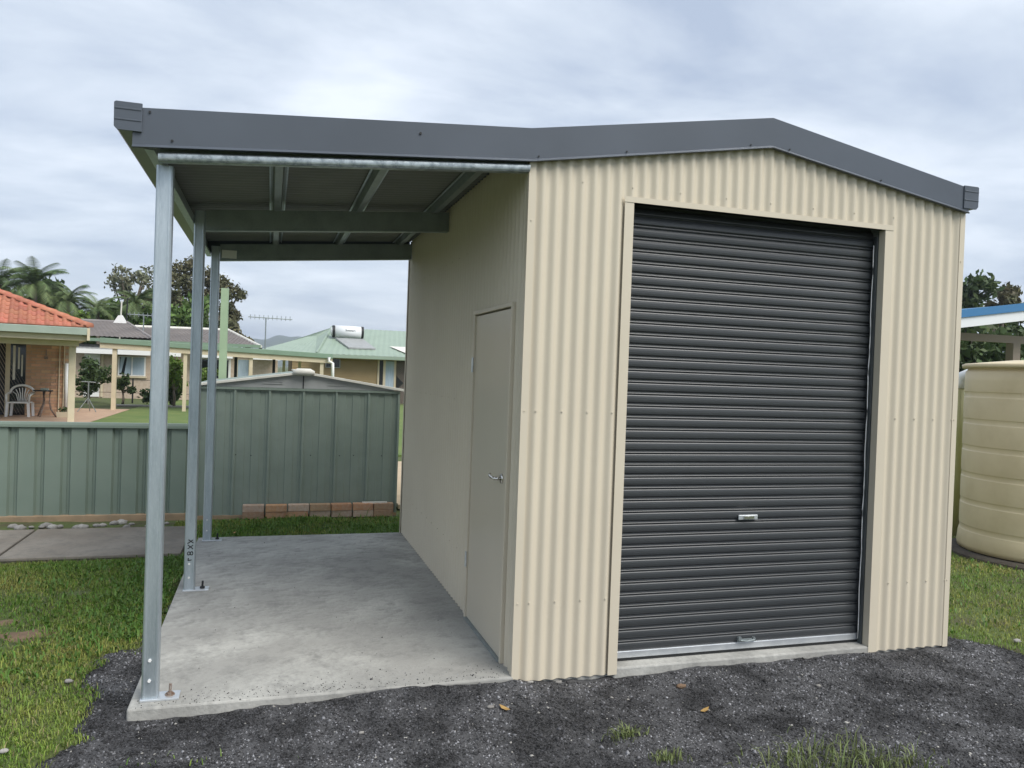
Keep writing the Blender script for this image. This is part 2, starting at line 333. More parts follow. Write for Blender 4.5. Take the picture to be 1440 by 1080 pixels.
# corner flashings (folded angles)
for x, s in ((0, 1), (3.0, -1)):
    xa = x - s * .0125
    MB().box(min(xa, xa + s * .040), max(xa, xa + s * .040), -.0125, -.0092, ZB - .004, 2.86 if s > 0 else 2.85).box(min(xa, xa + s * .002), max(xa, xa + s * .002), -.0105, .03, ZB - .004, 2.86).build('corner_flashing', cream, shed)
MB().box(-.012, .03, 3.875, 3.882, .0, 2.9).box(-.014, -.012, 3.84, 3.882, .0, 2.9).build('corner_flashing', cream, shed)
# opening trims
MB().box(XD0 - .057, XD0, -.0145, -.0125, ZB, HD).box(XD0 - .002, XD0, -.0125, .04, .0, HD).build('jamb_trim', cream, shed)
MB().box(XD1, XD1 + .06, -.0145, -.0125, ZB, HD).box(XD1, XD1 + .002, -.0125, .04, .0, HD).build('jamb_trim', cream, shed)
MB().box(XD0 - .06, XD1 + .065, -.0175, -.015, HD, HD + .032).box(XD0 - .0, XD1, -.015, .012, HD + .012, HD + .016).build('head_trim', cream, shed)
# columns behind the jambs, header inside
MB().box(XD0 - .09, XD0 - .012, .02, .17, 0, 2.7).build('door_column', galvd, shed)
MB().box(XD1 + .012, XD1 + .09, .02, .17, 0, 2.7).build('door_column', galvd, shed)
# screws
def hexs(m, c, ax, r=.005, t=.004):
    n = 6; V = []
    for k in (0, 1):
        for j in range(n):
            a, b = r * math.cos(j * 1.047), r * math.sin(j * 1.047)
            V.append((c[0] + a, c[1] - t * k, c[2] + b) if ax == 'y' else (c[0] - t * k, c[1] + a, c[2] + b))
    m.add(V, [(j, (j + 1) % n, n + (j + 1) % n, n + j) for j in range(n)] + [tuple(range(n, 2 * n))])
m = MB()
for z in (.40, 1.46):
    for k in range(40):
        x = (k) * PITCH
        if .02 < x < 2.98 and not (XD0 - .06 < x < XD1 + .07) and k % 2 == 1: hexs(m, (x, -AMP - .0005, z), 'y'); 
for k in range(4, 36, 4): hexs(m, (k * PITCH, -AMP - .0005, 2.74), 'y', .004, .003)
for z in (.40, 1.46, 2.5):
    for x in (.0, 2.995): hexs(m, (x + (.008 if x < 1 else -.008), -.0128, z), 'y', .004)
    for k in range(18, 50, 3): hexs(m, (-AMP - .0005, k * PITCH, z), 'x', .005)
stuff(m.build('wall_screws', cream, shed))
# personal access door
pd = MB().box(-.012, .03, DY0 + .028, DY1 - .028, .012, DH - .028).build('access_door', creamd, shed, bevel=.004)
fr = MB()
fr.box(-.024, .02, DY0 - .004, DY0 + .024, .0, DH + .004).box(-.024, .02, DY1 - .024, DY1 + .004, .0, DH + .004).box(-.026, .02, DY0 - .006, DY1 + .006, DH - .02, DH + .006)
fr.build('door_frame', cream, shed, bevel=.003)
MB().box(.012, .016, DY0 + .02, DY1 - .02, 0, DH - .01).build('door_gap', darkm, shed)
MB().box(-.03, .02, DY0 + .02, DY1 - .02, .001, .010).build('door_sill', galvd, shed)
for z in (.40, 1.71):
    m = MB().tube([(-.027, DY1 - .022, z - .05), (-.027, DY1 - .022, z + .05)], .007, 10)
    m.box(-.0265, -.0242, DY1 - .024, DY1 + .012, z - .048, z + .048); m.build('hinge', zinc, pd)
hy, hz = .30, 1.045
m = MB().tube([(-.012, hy, hz), (-.019, hy, hz)], .028, 20).tube([(-.019, hy, hz), (-.058, hy, hz)], .010, 12)
m.tube([(-.056, hy - .004, hz), (-.060, hy + .03, hz + .001), (-.060, hy + .085, hz + .002), (-.056, hy + .115, hz + .006), (-.050, hy + .125, hz + .014)], [.0095, .0095, .0085, .008, .006], 10)
m.build('lever_handle', chrome, pd, True)
# roller door
CY = .085
rd = MB().box(XD0 + .004, XD1 - .006, CY - .010, CY + .016, .018, .058).build('roller_door', zinc, shed, bevel=.003)
MB().box(XD0 + .006, XD1 - .008, CY - .006, CY + .012, .001, .0175).build('rubber_seal', darkm, rd)
SP = .0694
prof = [(0, .011), (.003, .0025), (.007, 0), (.018, -.0015), (.030, -.0015), (.041, 0), (.0450, .0022), (.0475, .0105), (.0505, .0105), (.0525, .0035), (.0555, .0018), (.0585, .0035), (.0605, .0105), (.0650, .0115), (SP, .011)]
sm = MB().sheet([(y, z) for z, y in prof], 'x', -.895, .895).mesh('slat', charc)
xc = (XD0 + XD1) / 2
for i in range(36): inst('slat', sm, rd, (xc, CY, .058 + i * SP))
for i in range(5):
    t = R(9 + 18 * i); inst('slat', sm, rd, (xc, CY + .20 * (1 - math.cos(R(18 * i))), .058 + 36 * SP + .20 * math.sin(R(18 * i))), (-t, 0, 0))
MB().tube([(XD0 - .05, CY + .22, 2.60), (XD1 + .05, CY + .22, 2.60)], .19, 24).build('drum', charc, rd, True)
for x in (XD0 + .002, XD1 - .014):
    MB().box(x, x + .012, .042, CY - .016, .0, 2.62).box(x, x + .012, CY + .016, CY + .04, .0, 2.62).build('guide_track', galvk, shed)
MB().tube([(XD1 - .02 + .0022 * math.sin(i * .9) + .001 * math.sin(i * 2.3), CY - .024, .03 + i * .065) for i in range(40)], .003, 6).build('guide_seal', white, rd, True)
m = MB().box(1.44, 1.575, CY - .014, CY - .004, .815, .845); m.build('lock_plate', zinc, rd, bevel=.003)
m = MB().box(1.475, 1.545, CY - .022, CY - .0145, .822, .838).tube([(1.508, CY - .024, .83), (1.508, CY - .014, .83)], .009, 12); m.build('lock_barrel', chrome, rd)
m = MB().box(1.46, 1.59, CY - .02, CY - .0145, .062, .082).tube([(1.475, CY - .028, .085), (1.475, CY - .012, .085)], .013, 12).tube([(1.575, CY - .028, .083), (1.575, CY - .012, .083)], .008, 12)
m.tube([(1.478, CY - .026, .076), (1.52, CY - .030, .070), (1.575, CY - .026, .074)], .005, 8); m.build('bottom_handle', galvd, rd)

# ---- roofs
def slope_sheet(x0, z0, x1, z1, y0, y1):
    n = int((y1 - y0) / PITCH * 8); V = []
    for i in range(n + 1):
        y = y0 + (y1 - y0) * i / n; d = AMP * math.cos(2 * math.pi * y / PITCH); V += [(x0, y, z0 + d), (x1, y, z1 + d)]
    return MB().add(V, [(2 * i, 2 * i + 1, 2 * i + 3, 2 * i + 2) for i in range(n)])
AW = lambda x: 2.955 + .0785 * x            # lean-to roof line
for a, b in ((-.03, .72), (.72, 1.48), (1.48, 2.24), (2.24, 3.0), (3.0, 3.9)): slope_sheet(-1.985, AW(-1.985) + .014, 0, AW(0) + .014, a, b).build('lean_to_roof_sheet', under, shed, True)
for a, b in ((-.02, 1.3), (1.3, 2.6), (2.6, 3.9)):
    slope_sheet(-.03, 2.972, 1.5, 3.222, a, b).build('roof_sheet', grey, shed, True); slope_sheet(1.5, 3.222, 3.03, 2.965, a, b).build('roof_sheet', grey, shed, True)
# barge flashings (face, bottom lip, top return)
def barge(x0, zb0, zt0, x1, zb1, zt1, y=-.034):
    f = .0025; m = MB()
    m.ext([(x0, zb0), (x1, zb1), (x1, zt1), (x0, zt0)], 'y', y, y + f)
    m.ext([(x0, zb0 - .0), (x1, zb1 - .0), (x1, zb1 + f), (x0, zb0 + f)], 'y', y + f, y + .022)
    m.add([(x0, y, zb0 + .012), (x1, y, zb1 + .012), (x1, y - .012, zb1 - .002), (x0, y - .012, zb0 - .002), (x0, y, zb0 - .004), (x1, y, zb1 - .004)], [(0, 1, 2, 3), (3, 2, 5, 4)])
    m.ext([(x0, zt0 - f), (x1, zt1 - f), (x1, zt1), (x0, zt0)], 'y', y + f, y + .13)
    return m.build('barge_flashing', grey, shed)
bl = barge(-1.972, 2.657, 2.840, -.012, 2.812, 2.990, y=-.038)
b2_ = barge(-.014, 2.812, 2.991, 1.5, 3.066, 3.243)
b3_ = barge(1.5, 3.066, 3.243, 3.012, 2.818, 2.980)
m = MB()
for x in (-1.90, -1.80): hexs(m, (x, -.041, AW(x) + (.02 if x < -1.85 else -.11)), 'y', .006)
hexs(m, (-.62, -.041, 2.885), 'y', .007)
m.build('barge_screws', blackp, bl); stuff(bpy.data.objects['barge_screws'])
m = MB()
for x in (.03, .55, 1.35): hexs(m, (x, -.037, 2.838 + x / 1.5 * .25), 'y', .005)
m.build('barge_screws', blackp, b2_)['kind'] = 'stuff'
m = MB()
for x in (1.62, 2.3): hexs(m, (x, -.037, 2.838 + (3 - x) / 1.5 * .25), 'y', .005)
m.build('barge_screws', blackp, b3_)['kind'] = 'stuff'
MB().ext([(-1.95, AW(-1.95) - .10), (0, AW(0) - .10), (0, AW(0) + .03), (-1.95, AW(-1.95) + .03)], 'y', 3.902, 3.905).build('rear_barge_flashing', grey, shed)
# gutters: ribbed quad profile, closed ends
def gutter(xb, s, z0, z1, y0, y1):       # xb = back x, s = outward direction
    w_ = .115; h = z1 - z0
    q = [(0, 0), (w_ * .86, 0), (w_ * .97, h * .10), (w_ * .97, h * .33), (w_ * .93, h * .36), (w_ * .93, h * .40), (w_ * .97, h * .43), (w_ * .97, h * .70), (w_ * .93, h * .73), (w_ * .93, h * .77), (w_ * .99, h * .80), (w_, h * .96), (w_ * .96, h), (w_ * .86, h), (w_ * .86, h * .9), (0, h * .9)]
    P = [(xb + s * a, z0 + b) for a, b in q]
    if s < 0: P = P[::-1]
    g = MB().ext(P, 'y', y0, y1).build('gutter', grey, shed)
    cap = [(xb + s * a, z0 + b) for a, b in ((-.003, -.003), (w_ * .88, -.003), (w_ + .001, h * .1), (w_ + .002, h * .97), (w_ * .95, h + .003), (-.003, h + .003))]
    if s < 0: cap = cap[::-1]
    c = MB().ext(cap, 'y', y0 - .012, y0 - .0005)
    for k in (.34, .74): c.box(min(xb, xb + s * w_), max(xb, xb + s * w_), y0 - .015, y0 - .012, z0 + h * k, z0 + h * k + .008)
    c.build('gutter_end_cap', grey, g, bevel=.003)
    return g
gutter(-1.934, -1, 2.729, 2.855, -.040, 3.92)
gutter(2.968, 1, 2.848, 2.990, -.030, 3.92)
# lean-to frame: C-section rafters, top-hat purlins, eave purlin
RB = lambda x: 2.763 + .083 * x
def rafter(y, x0, x1, mat, front=False):
    h = .152; m = MB()
    m.ext([(x0, RB(x0)), (x1, RB(x1)), (x1, RB(x1) + h), (x0, RB(x0) + h)], 'y', y, y + .003)
    for zo in (0, h - .003): m.ext([(x0, RB(x0) + zo), (x1, RB(x1) + zo), (x1, RB(x1) + zo + .003), (x0, RB(x0) + zo)], 'y', y + .003 if not front else y - .052, y + .06 if not front else y)
    if not front:
        m.ext([(x0, RB(x0) - .001), (x1, RB(x1) - .001), (x1, RB(x1) + .012), (x0, RB(x0) + .012)], 'y', y - .003, y - .0005)
    return m
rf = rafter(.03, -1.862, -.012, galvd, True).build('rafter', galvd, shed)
n = 7; pf = []
for i in range(n + 1):
    a = math.pi * i / n - math.pi / 2; pf.append((-.022 - .006 * math.cos(a), .019 + .019 * math.sin(a)))
m = MB(); V = []
for x in (-1.862, -.012): V += [(x, y, RB(x) + z) for y, z in pf]
m.add(V, [(i, n + 1 + i, n + 2 + i, i + 1) for i in range(n)]).ext([(-1.862, RB(-1.862) - .002), (-.012, RB(-.012) - .002), (-.012, RB(-.012) + .001), (-1.862, RB(-1.862) + .001)], 'y', -.022, .028)
m.build('rafter_lip', galvb, rf, True)
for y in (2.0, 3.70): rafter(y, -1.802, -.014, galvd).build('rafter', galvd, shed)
rb_ = [o for o in col.objects if o.name.startswith('rafter') and 'lip' not in o.name][-1]
m = MB().box(-1.785, -1.655, 3.690, 3.6955, 2.64, 2.715).build('sticker', white, rb_)
m = MB()
for k, (a, b) in enumerate(((.02, .11), (.05, .12), (.03, .08))): m.box(-1.785 + a, -1.785 + b, 3.687, 3.6895, 2.655 + k * .02, 2.662 + k * .02)
for x in (-1.31, -.715, -.13):
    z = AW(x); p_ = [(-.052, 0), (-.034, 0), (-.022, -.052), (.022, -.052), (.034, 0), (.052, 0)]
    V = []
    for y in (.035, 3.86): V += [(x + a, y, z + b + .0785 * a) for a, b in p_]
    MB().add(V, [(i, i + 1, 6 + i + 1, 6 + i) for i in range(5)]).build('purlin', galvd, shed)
    # flange edges in paler steel; the light on them is in the colour
    MB().box(x - .056, x - .046, .036, 3.85, z - .012, z - .006).box(x + .046, x + .056, .036, 3.85, z - .004, z + .002).build('lit_purlin_flange', galv, shed)
MB().box(-1.928, -1.925, .02, 3.86, 2.665, 2.80).box(-1.925, -1.885, .02, 3.86, 2.665, 2.668).box(-1.888, -1.885, .02, 3.86, 2.668, 2.685).build('eave_purlin', galv, shed)
# posts
def post(y, ztop, n_):
    c = .007; x0, x1, y0, y1 = -1.879, -1.804, y, y + .075
    m = MB().ext([(x0 + c, y0), (x0 + .014, y0), (x0 + .016, y0 + .0015), (x1 - .018, y0 + .0015), (x1 - .016, y0), (x1 - c, y0), (x1, y0 + c), (x1, y1 - c), (x1 - c, y1), (x0 + c, y1), (x0, y1 - c), (x0, y0 + c)], 'z', .012, ztop)
    p = m.build('post', galv, shed)
    MB().box(x0 - .004, x1 + .098, y0 - .012, y1 + .01, .0005, .0115).build('base_plate', zinc, p, bevel=.002)
    b = MB().tube([(x1 + .052, y0 + .035, .0115), (x1 + .052, y0 + .035, .024)], .017, 6).tube([(x1 + .052, y0 + .035, .024), (x1 + .054, y0 + .036, .065)], .0075, 8)
    if n_ == 0: b.tube([(x1 + .052, y0 + .035, .0115), (x1 + .052, y0 + .035, .015)], .024, 14)
    b.build('anchor_bolt', rust if n_ == 0 else darkm, p)
    s = MB()
    for z in (.10, .20): hexs(s, ((x0 + x1) / 2 - .002, y0 + .001, z), 'y', .008, .006)
    stuff(s.build('post_screws', white, p))
    return p
p1 = post(.06, RB(-1.84) - .002, 0); p2 = post(2.0, 2.755, 1); p3 = post(3.69, 2.745, 2)
# handwriting on the middle post, running up the face
m = MB(); fx, fy = -1.852, 1.9985
def stroke(pts): m.tube([(fx + a, fy, .225 + b) for a, b in pts], .0035, 6)
stroke([(.0, .0), (.024, .004)]); stroke([(.0, .0), (.002, .018)])
stroke([(.004 + .009 * math.cos(t) , .052 + .012 * math.sin(t)) for t in np.linspace(0, 6.28, 10)]); stroke([(.023 + .009 * math.cos(t), .052 + .012 * math.sin(t)) for t in np.linspace(0, 6.28, 10)])
stroke([(-.004, .086), (.032, .112)]); stroke([(.032, .084), (-.004, .114)])
stroke([(-.006, .124), (.030, .150)]); stroke([(.034, .126), (.0, .152)])
m.build('handwritten_mark', blackp, p2)

# ------------------------------------------------------------------ boundary fence
fence = thing('boundary_fence', 'low pan-profile green steel fence behind the concrete path', 'fence', (-4, 5.33, -.1))
def pan(x0, nn, z0, z1, y, pitch=.248):
    pr = []
    for k in range(nn):
        a = x0 + k * pitch; pr += [(a, y), (a + .150, y), (a + .168, y + .034), (a + .205, y + .034), (a + .212, y + .028), (a + .218, y + .034), (a + .232, y + .034)]
    pr.append((x0 + nn * pitch, y)); return MB().sheet(pr, 'z', z0, z1)
for k in range(8): pan(-2.10 - .744 * (k + 1), 3, -.03, .93, 5.33).build('fence_sheet', greenst, fence)
MB().ext([(5.305, .915), (5.385, .915), (5.385, .945), (5.378, .972), (5.312, .972), (5.305, .945)], 'x', -8.1, -2.10).build('top_rail', greenst, fence, bevel=.003)
for x in (-4.35, -6.75): MB().box(x, x + .05, 5.302, 5.392, -.1, .98).build('fence_post', greenst, fence)
MB().box(-8.1, -2.095, 5.30, 5.40, -.14, -.028).build('plinth_board', timber, fence, bevel=.006)

# ------------------------------------------------------------------ garden shed
gs = thing('garden_shed', 'small green steel garden shed with grey gable and pale roof edge', 'shed', (-.95, 6.3, -.1))
GX0, GX1, GY0, GY1, GZ = -2.09, .165, 5.33, 7.35, 1.39
pw = (GX1 - GX0) / 6
def pw_prof(a, y, s):
    return [(a, y), (a + .010, y - s * .020), (a + .030, y - s * .020), (a + .040, y), (a + .13, y), (a + .137, y + s * .007), (a + .20, y + s * .007), (a + .207, y), (a + .29, y), (a + .297, y + s * .007), (a + .345, y + s * .007), (a + .352, y), (a + pw, y)]
for k in range(6):
    MB().sheet(pw_prof(GX0 + k * pw, GY0, 1), 'z', -.1, GZ).build('wall_panel', greensh, gs)
    MB().sheet(pw_prof(GX0 + k * pw, GY1, -1), 'z', -.1, GZ).build('wall_panel', greensh, gs)
for x in (GX0, GX1): MB().box(x - .003, x + .003, GY0, GY1, -.1, GZ).build('side_wall', greensh, gs)
MB().box(GX1 - .012, GX1 + .012, GY0 - .024, GY0 + .02, -.1, GZ).build('corner_strip', greensh, gs)
MB().box(GX0 - .01, GX1 + .01, GY0 - .027, GY0 + .01, -.115, -.06).build('base_rail', timber, gs)
ax = -.952; az = 1.575
m = MB().ext([(GX0, GZ + .012), (GX1, GZ + .012), (ax, az)], 'y', GY0 - .012, GY0 - .004); g_ = m.build('gable_panel', greyz, gs)
m = MB().ext([(GX0 - .01, GZ - .018), (GX1 + .01, GZ - .018), (GX1 + .01, GZ + .010), (GX0 - .01, GZ + .010)], 'y', GY0 - .026, GY0 - .012); m.build('gable_rail', greensh, gs)
m = MB()
for x0 in (-1.40, -.68):
    for k in range(3): m.box(x0 + .05 * k * (1 if x0 < -1 else 0), x0 + .22, GY0 - .020, GY0 - .0125, 1.445 + k * .026, 1.453 + k * .026)
m.build('gable_louvre', greyz, gs)
MB().box(ax - .006, ax + .006, GY0 - .018, GY0 - .0125, GZ, 1.55).build('gable_seam', darkm, gs)
for s in (-1, 1):
    ex = ax + s * 1.185
    a, b = (ex, ax) if s < 0 else (ax, ex); za_, zb_ = (1.425, 1.600) if s < 0 else (1.600, 1.425)
    MB().ext([(a, za_ - .03), (b, zb_ - .03), (b, zb_), (a, za_)], 'y', GY0 - .05, GY0 - .013).build('roof_edge_trim', offw, gs, bevel=.004)
    MB().ext([(a, za_ - .012), (b, zb_ - .012), (b, zb_ - .002), (a, za_ - .002)], 'y', GY0 - .012, GY1 + .05).build('roof_sheet', greensh, gs)
m = MB().tube([(ax - .12, GY0 - .045, 1.585), (ax - .07, GY0 - .05, 1.592), (ax + .07, GY0 - .05, 1.592), (ax + .12, GY0 - .045, 1.585)], [.022, .042, .042, .022], 12); m.build('ridge_cap_end', offw, gs, True)
MB().box(ax - .09, ax + .09, GY0 - .02, GY1, 1.598, 1.612).build('ridge_cap', offw, gs)
m = MB()
for k in (2, 3, 7, 9, 10, 12): hexs(m, (GX0 + .09 + k * .165, GY0 + .000, .62 + .004 * (k % 3)), 'y', .007, .004)
stuff(m.build('panel_screws', darkm, gs))

# ------------------------------------------------------------------ stacked bricks, offcut, stones
def brick_mesh(name, mat):
    L2, W2, H2 = .115, .055, .038; m = MB().box(-L2, L2, -W2, W2, 0, 2 * H2 - .004)
    for k in (-.07, 0, .07): m.box(k - .022, k + .022, -.018, .018, 2 * H2 - .0038, 2 * H2 - .0012)
    me = m.mesh(name, mat); return me
brickm.append(M('clay_brick_brown', (.38, .25, .15), .9, c2=(.31, .19, .115), scale=14, c3=(.46, .38, .30), scale3=22, amt3=.5, bump=.5, bscale=80, objr=.12))
bms = [brick_mesh('stack_brick', x) for x in brickm]
ordn = ['leftmost', 'second from left', 'third from left', 'middle', 'third from right', 'second from right', 'rightmost']
for row in range(2):
    for k in range(7):
        kind = ((2, 0, 0, 1, 1, 1, 2) if row == 0 else (1, 0, 1, 2, 0, 0, 2))[k]
        o = inst('stack_brick', bms[kind], None, (-1.455 + k * .2435 + random.uniform(-.006, .006), 5.225 + random.uniform(-.012, .012), -.078 + row * .0765 + random.uniform(0, .002)), (0, 0, R(random.uniform(-2.5, 2.5))))
        bv = o.modifiers.new('b', 'BEVEL'); bv.width = .008; bv.segments = 1
        tag(o, f"{('orange', 'pale dusty', 'brown')[kind]} loose brick, {ordn[k]} in the {'top' if row else 'bottom'} row of the stack", 'brick', 'bricks stacked against the garden shed')
tag(MB().box(-.24, .05, 5.215, 5.255, .0605, .085).build('timber_offcut', offw, org=(-.1, 5.235, .06)), 'thin white offcut strip lying on top of the right end of the brick stack', 'offcut')
def rock(name, loc, r, mat, seed, flat=.6):
    rr = random.Random(seed); m = MB(); n, k = 8, 5; V = []
    for i in range(k):
        ph = math.pi * (i + .5) / k
        for j in range(n):
            a = 2 * math.pi * j / n; q = r * (1 + rr.uniform(-.22, .22)); V.append((loc[0] + q * math.sin(ph) * math.cos(a) * 1.2, loc[1] + q * math.sin(ph) * math.sin(a) * .85, loc[2] + q * flat * math.cos(ph)))
    F = [(i * n + j, (i + 1) * n + j, (i + 1) * n + (j + 1) % n, i * n + (j + 1) % n) for i in range(k - 1) for j in range(n)] + [tuple(range(n)), tuple(reversed(range((k - 1) * n, k * n)))]
    return m.add(V, F).build(name, mat, smooth=True, org=loc)
ORD = 'first second third fourth fifth sixth seventh eighth ninth tenth eleventh twelfth thirteenth fourteenth fifteenth sixteenth seventeenth eighteenth'.split(); ns = 0
for k in range(20):
    x = -3.75 + k * .073 + random.uniform(-.03, .03)
    if k % 9 == 7: continue
    ns += 1
    tag(rock('river_stone', (x, 4.80 + random.uniform(0, .3), -.075), random.choice([.025, .035, .045, .055]), pale, k), f'{ORD[ns - 1]} river stone from the left in the strip between path and green fence', 'stone', 'river stones along the fence')
singles = [((-.195, -.253), .022, 'pale flat stone lying on the dark gravel left of the shed corner'), ((.09, -.035), .020, 'small white stone at the foot of the shed front corner'), ((.26, -.03), .024, 'white stone under the front sheeting left of the roller door'),
           ((3.66, .02), .035, 'pale flat rock on the gravel edge at the right of the shed'), ((1.72, -.36), .022, 'grey stone on the gravel in front of the roller door'), ((-2.38, -.22), .024, 'white pebble on the grass at the lower left'), ((-2.30, .56), .028, 'pale stone in the grass beside the gravel edge left of the front post'), ((.93, -.20), .034, 'brownish clod of rubble at the concrete sill of the roller door'), ((-.86, -.35), .016, 'small pale stone on the gravel below the slab edge')]
for i, ((x, y), r, lab) in enumerate(singles):
    z = float(hg(np.array([x]), np.array([y]))[0]) if gsd(np.array([x]), np.array([y]))[0] > 0 else float(hl(np.array([x]), np.array([y]))[0]) + .015
    tag(rock('loose_stone', (x, y, z + r * .2), r * .72, pale if i != 7 else earth, 50 + i, .55), lab, 'stone')
P = scatter(900, -2.5, 4.4, -1.7, .9, lambda x, y: (gsd(x, y) > 0) & ~inslab(x, y), hg, .003)
o = stuff(pebbles('pale_gravel_chips', P, .0056, pale, 9, flat=.5)); tag(o, 'scattered pale stone chips among the dark gravel', 'gravel')

x_ = rng.uniform(-1.9, -.02, 900); y_ = -.012 + np.abs(rng.normal(0, .10, 900)); k_ = rng.random(900) < .5
x2 = rng.uniform(-1.8, -.05, 160); y2 = rng.uniform(.1, 3.6, 160)
o = stuff(pebbles('spilled_grit', np.stack([np.r_[x_[k_], x2], np.r_[y_[k_], y2], np.full(k_.sum() + 160, .0015)], 1), .0026, stone, 41)); tag(o, 'fine dark grit spilled over the front edge of the concrete slab', 'grit')
# ------------------------------------------------------------------ grass
def blades(name, P, hgt, wid, mat, seed, lean=.6, org=(0, 0, 0)):
    r = np.random.default_rng(seed); n = len(P); a = r.uniform(0, 6.28, n); h = hgt * np.exp(r.normal(0, .35, n)); w_ = wid * r.uniform(.6, 1.3, n)
    d = np.stack([np.cos(a), np.sin(a), np.zeros(n)], 1); s = np.stack([-np.sin(a), np.cos(a), np.zeros(n)], 1); ln = r.uniform(.15, 1, n) * lean
    up = np.array([0, 0, 1.])
    b0 = P - s * w_[:, None] / 2; b1 = P + s * w_[:, None] / 2; md = P + d * (h * ln * .35)[:, None] + up * (h * .62)[:, None]
    m0 = md - s * w_[:, None] * .4; m1 = md + s * w_[:, None] * .4; tp = P + d * (h * ln)[:, None] + up * (h * (1 - .35 * ln))[:, None]
    Vv = np.stack([b0, b1, m1, m0, tp], 1).reshape(-1, 3); k = 5 * np.arange(n)[:, None]
    return npmesh(name, Vv, np.concatenate([k + np.array([[0, 1, 2]]), k + np.array([[0, 2, 3]]), k + np.array([[3, 2, 4]])]), mat, org=org)
bare = lambda x, y: (np.exp(-((x + 2.735) / .17) ** 2 - ((y - 1.44) / .16) ** 2) + np.exp(-((x + 2.95) / .13) ** 2 - ((y - 1.76) / .1) ** 2) + .8 * np.exp(-((x + 2.637) / .12) ** 2 - ((y - 2.39) / .12) ** 2))
def lawnkeep(x, y):
    pathz = (x > -6.25) & (x < -2.02) & (y > 3.42) & (y < 4.75)
    g = gsd(x, y); d = .85 + fbm(x, y, 1.7, 77) * .9
    return ~inslab(x, y) & ~pathz & (rng.random(x.shape) < np.clip((.11 - g) * 10, 0, 1) * np.clip(d, .25, 1)) & (rng.random(x.shape) > bare(x, y)) & ~((y > 4.72) & (y < 5.3) & (x < -2.25)) & ~((y > 5.12) & (y < 7.4) & (x < .2))
hgl = lambda x, y: np.maximum(hl(x, y), np.where(gsd(x, y) > -.1, hg(x, y), -9))
P1 = scatter(230000, -4.6, -1.9, -1.6, 5.3, lawnkeep, hgl)
P2 = scatter(40000, -2.1, .6, 3.85, 5.35, lawnkeep, hgl)
P3 = scatter(110000, 3.05, 7.6, -.9, 4.6, lawnkeep, hgl)
o = stuff(blades('short_grass', np.concatenate([P1, P2, P3]), .021, .0046, grassm, 21, 1.0)); tag(o, 'short green lawn grass around the slab, path and gravel', 'grass')
k = rng.random(len(P1)) < .09
o = stuff(blades('dry_grass', np.concatenate([P1[k], P3[rng.random(len(P3)) < .05]]), .024, .004, drym, 22, 1.3)); tag(o, 'dry straw coloured blades mixed into the lawn', 'grass')
# leafy weeds near the slab edge and behind the slab
xs = np.concatenate([rng.normal(-2.12, .12, 3500), rng.uniform(-2.0, .15, 4200), rng.normal(-2.5, .4, 3000), rng.uniform(3.3, 7, 3000)]); ys = np.concatenate([rng.uniform(1.2, 3.4, 3500), rng.uniform(3.9, 5.2, 4200), rng.uniform(.6, 3.3, 3000), rng.uniform(.3, 3.5, 3000)])
kk = lawnkeep(xs, ys) & (gsd(xs, ys) < .1); xs, ys = xs[kk], ys[kk]
o = stuff(blades('leafy_weeds', np.stack([xs, ys, hgl(xs, ys)], 1), .036, .013, weedm, 23, 1.1)); tag(o, 'brighter broad-leaved weeds growing along the slab edges', 'weeds')
def tuft(c, n, sp, h, lab, mat=grassm):
    x = rng.normal(c[0], sp, n); y = rng.normal(c[1], sp * .6, n); z = hg(x, y)
    m_ = blades('grass_tuft', np.stack([x, y, z], 1), h, .006, mat, int(abs(c[0] * 100) + n), 1.1, (c[0], c[1], float(hg(np.array([c[0]]), np.array([c[1]]))[0]))); stuff(tag(m_, lab, 'grass tuft'))
tuftm = M('tuft_blades', (.15, .185, .065), .6, island=.4, trans=.25)
tuft((1.12, -1.12), 330, .15, .062, 'long pale green grass tuft growing through the gravel at the bottom edge', tuftm)
tuft((1.45, -1.22), 180, .11, .05, 'smaller grass tuft right of the long tuft at the bottom edge', tuftm)
tuft((.37, -.66), 130, .045, .035, 'small green tuft in the gravel in front of the shed corner', tuftm)
tuft((.46, -.92), 90, .045, .04, 'tiny green tuft nearest the bottom edge left of the long tuft', tuftm)
tuft((-1.75, -.75), 260, .25, .022, 'sparse thin grass on the gravel at the bottom left', grassm)
for (x, y, rx, ry, lab) in ((-2.735, 1.44, .17, .14, 'larger bare brown earth patch in the left lawn'), (-2.95, 1.76, .12, .07, 'small bare earth patch at the left edge of the lawn')):
    m = MB(); V = [(x, y, float(hl(x, y)) + .012)] + [(x + rx * math.cos(t) * (1 + .2 * math.sin(3 * t)), y + ry * math.sin(t) * (1 + .2 * math.cos(5 * t)), float(hl(x + rx * math.cos(t), y + ry * math.sin(t))) - .002) for t in np.linspace(0, 6.28, 25)[:-1]]
    m.add(V, [(0, 1 + i, 1 + (i + 1) % 24) for i in range(24)]); struct(m.build('earth_patch', earth, smooth=True))

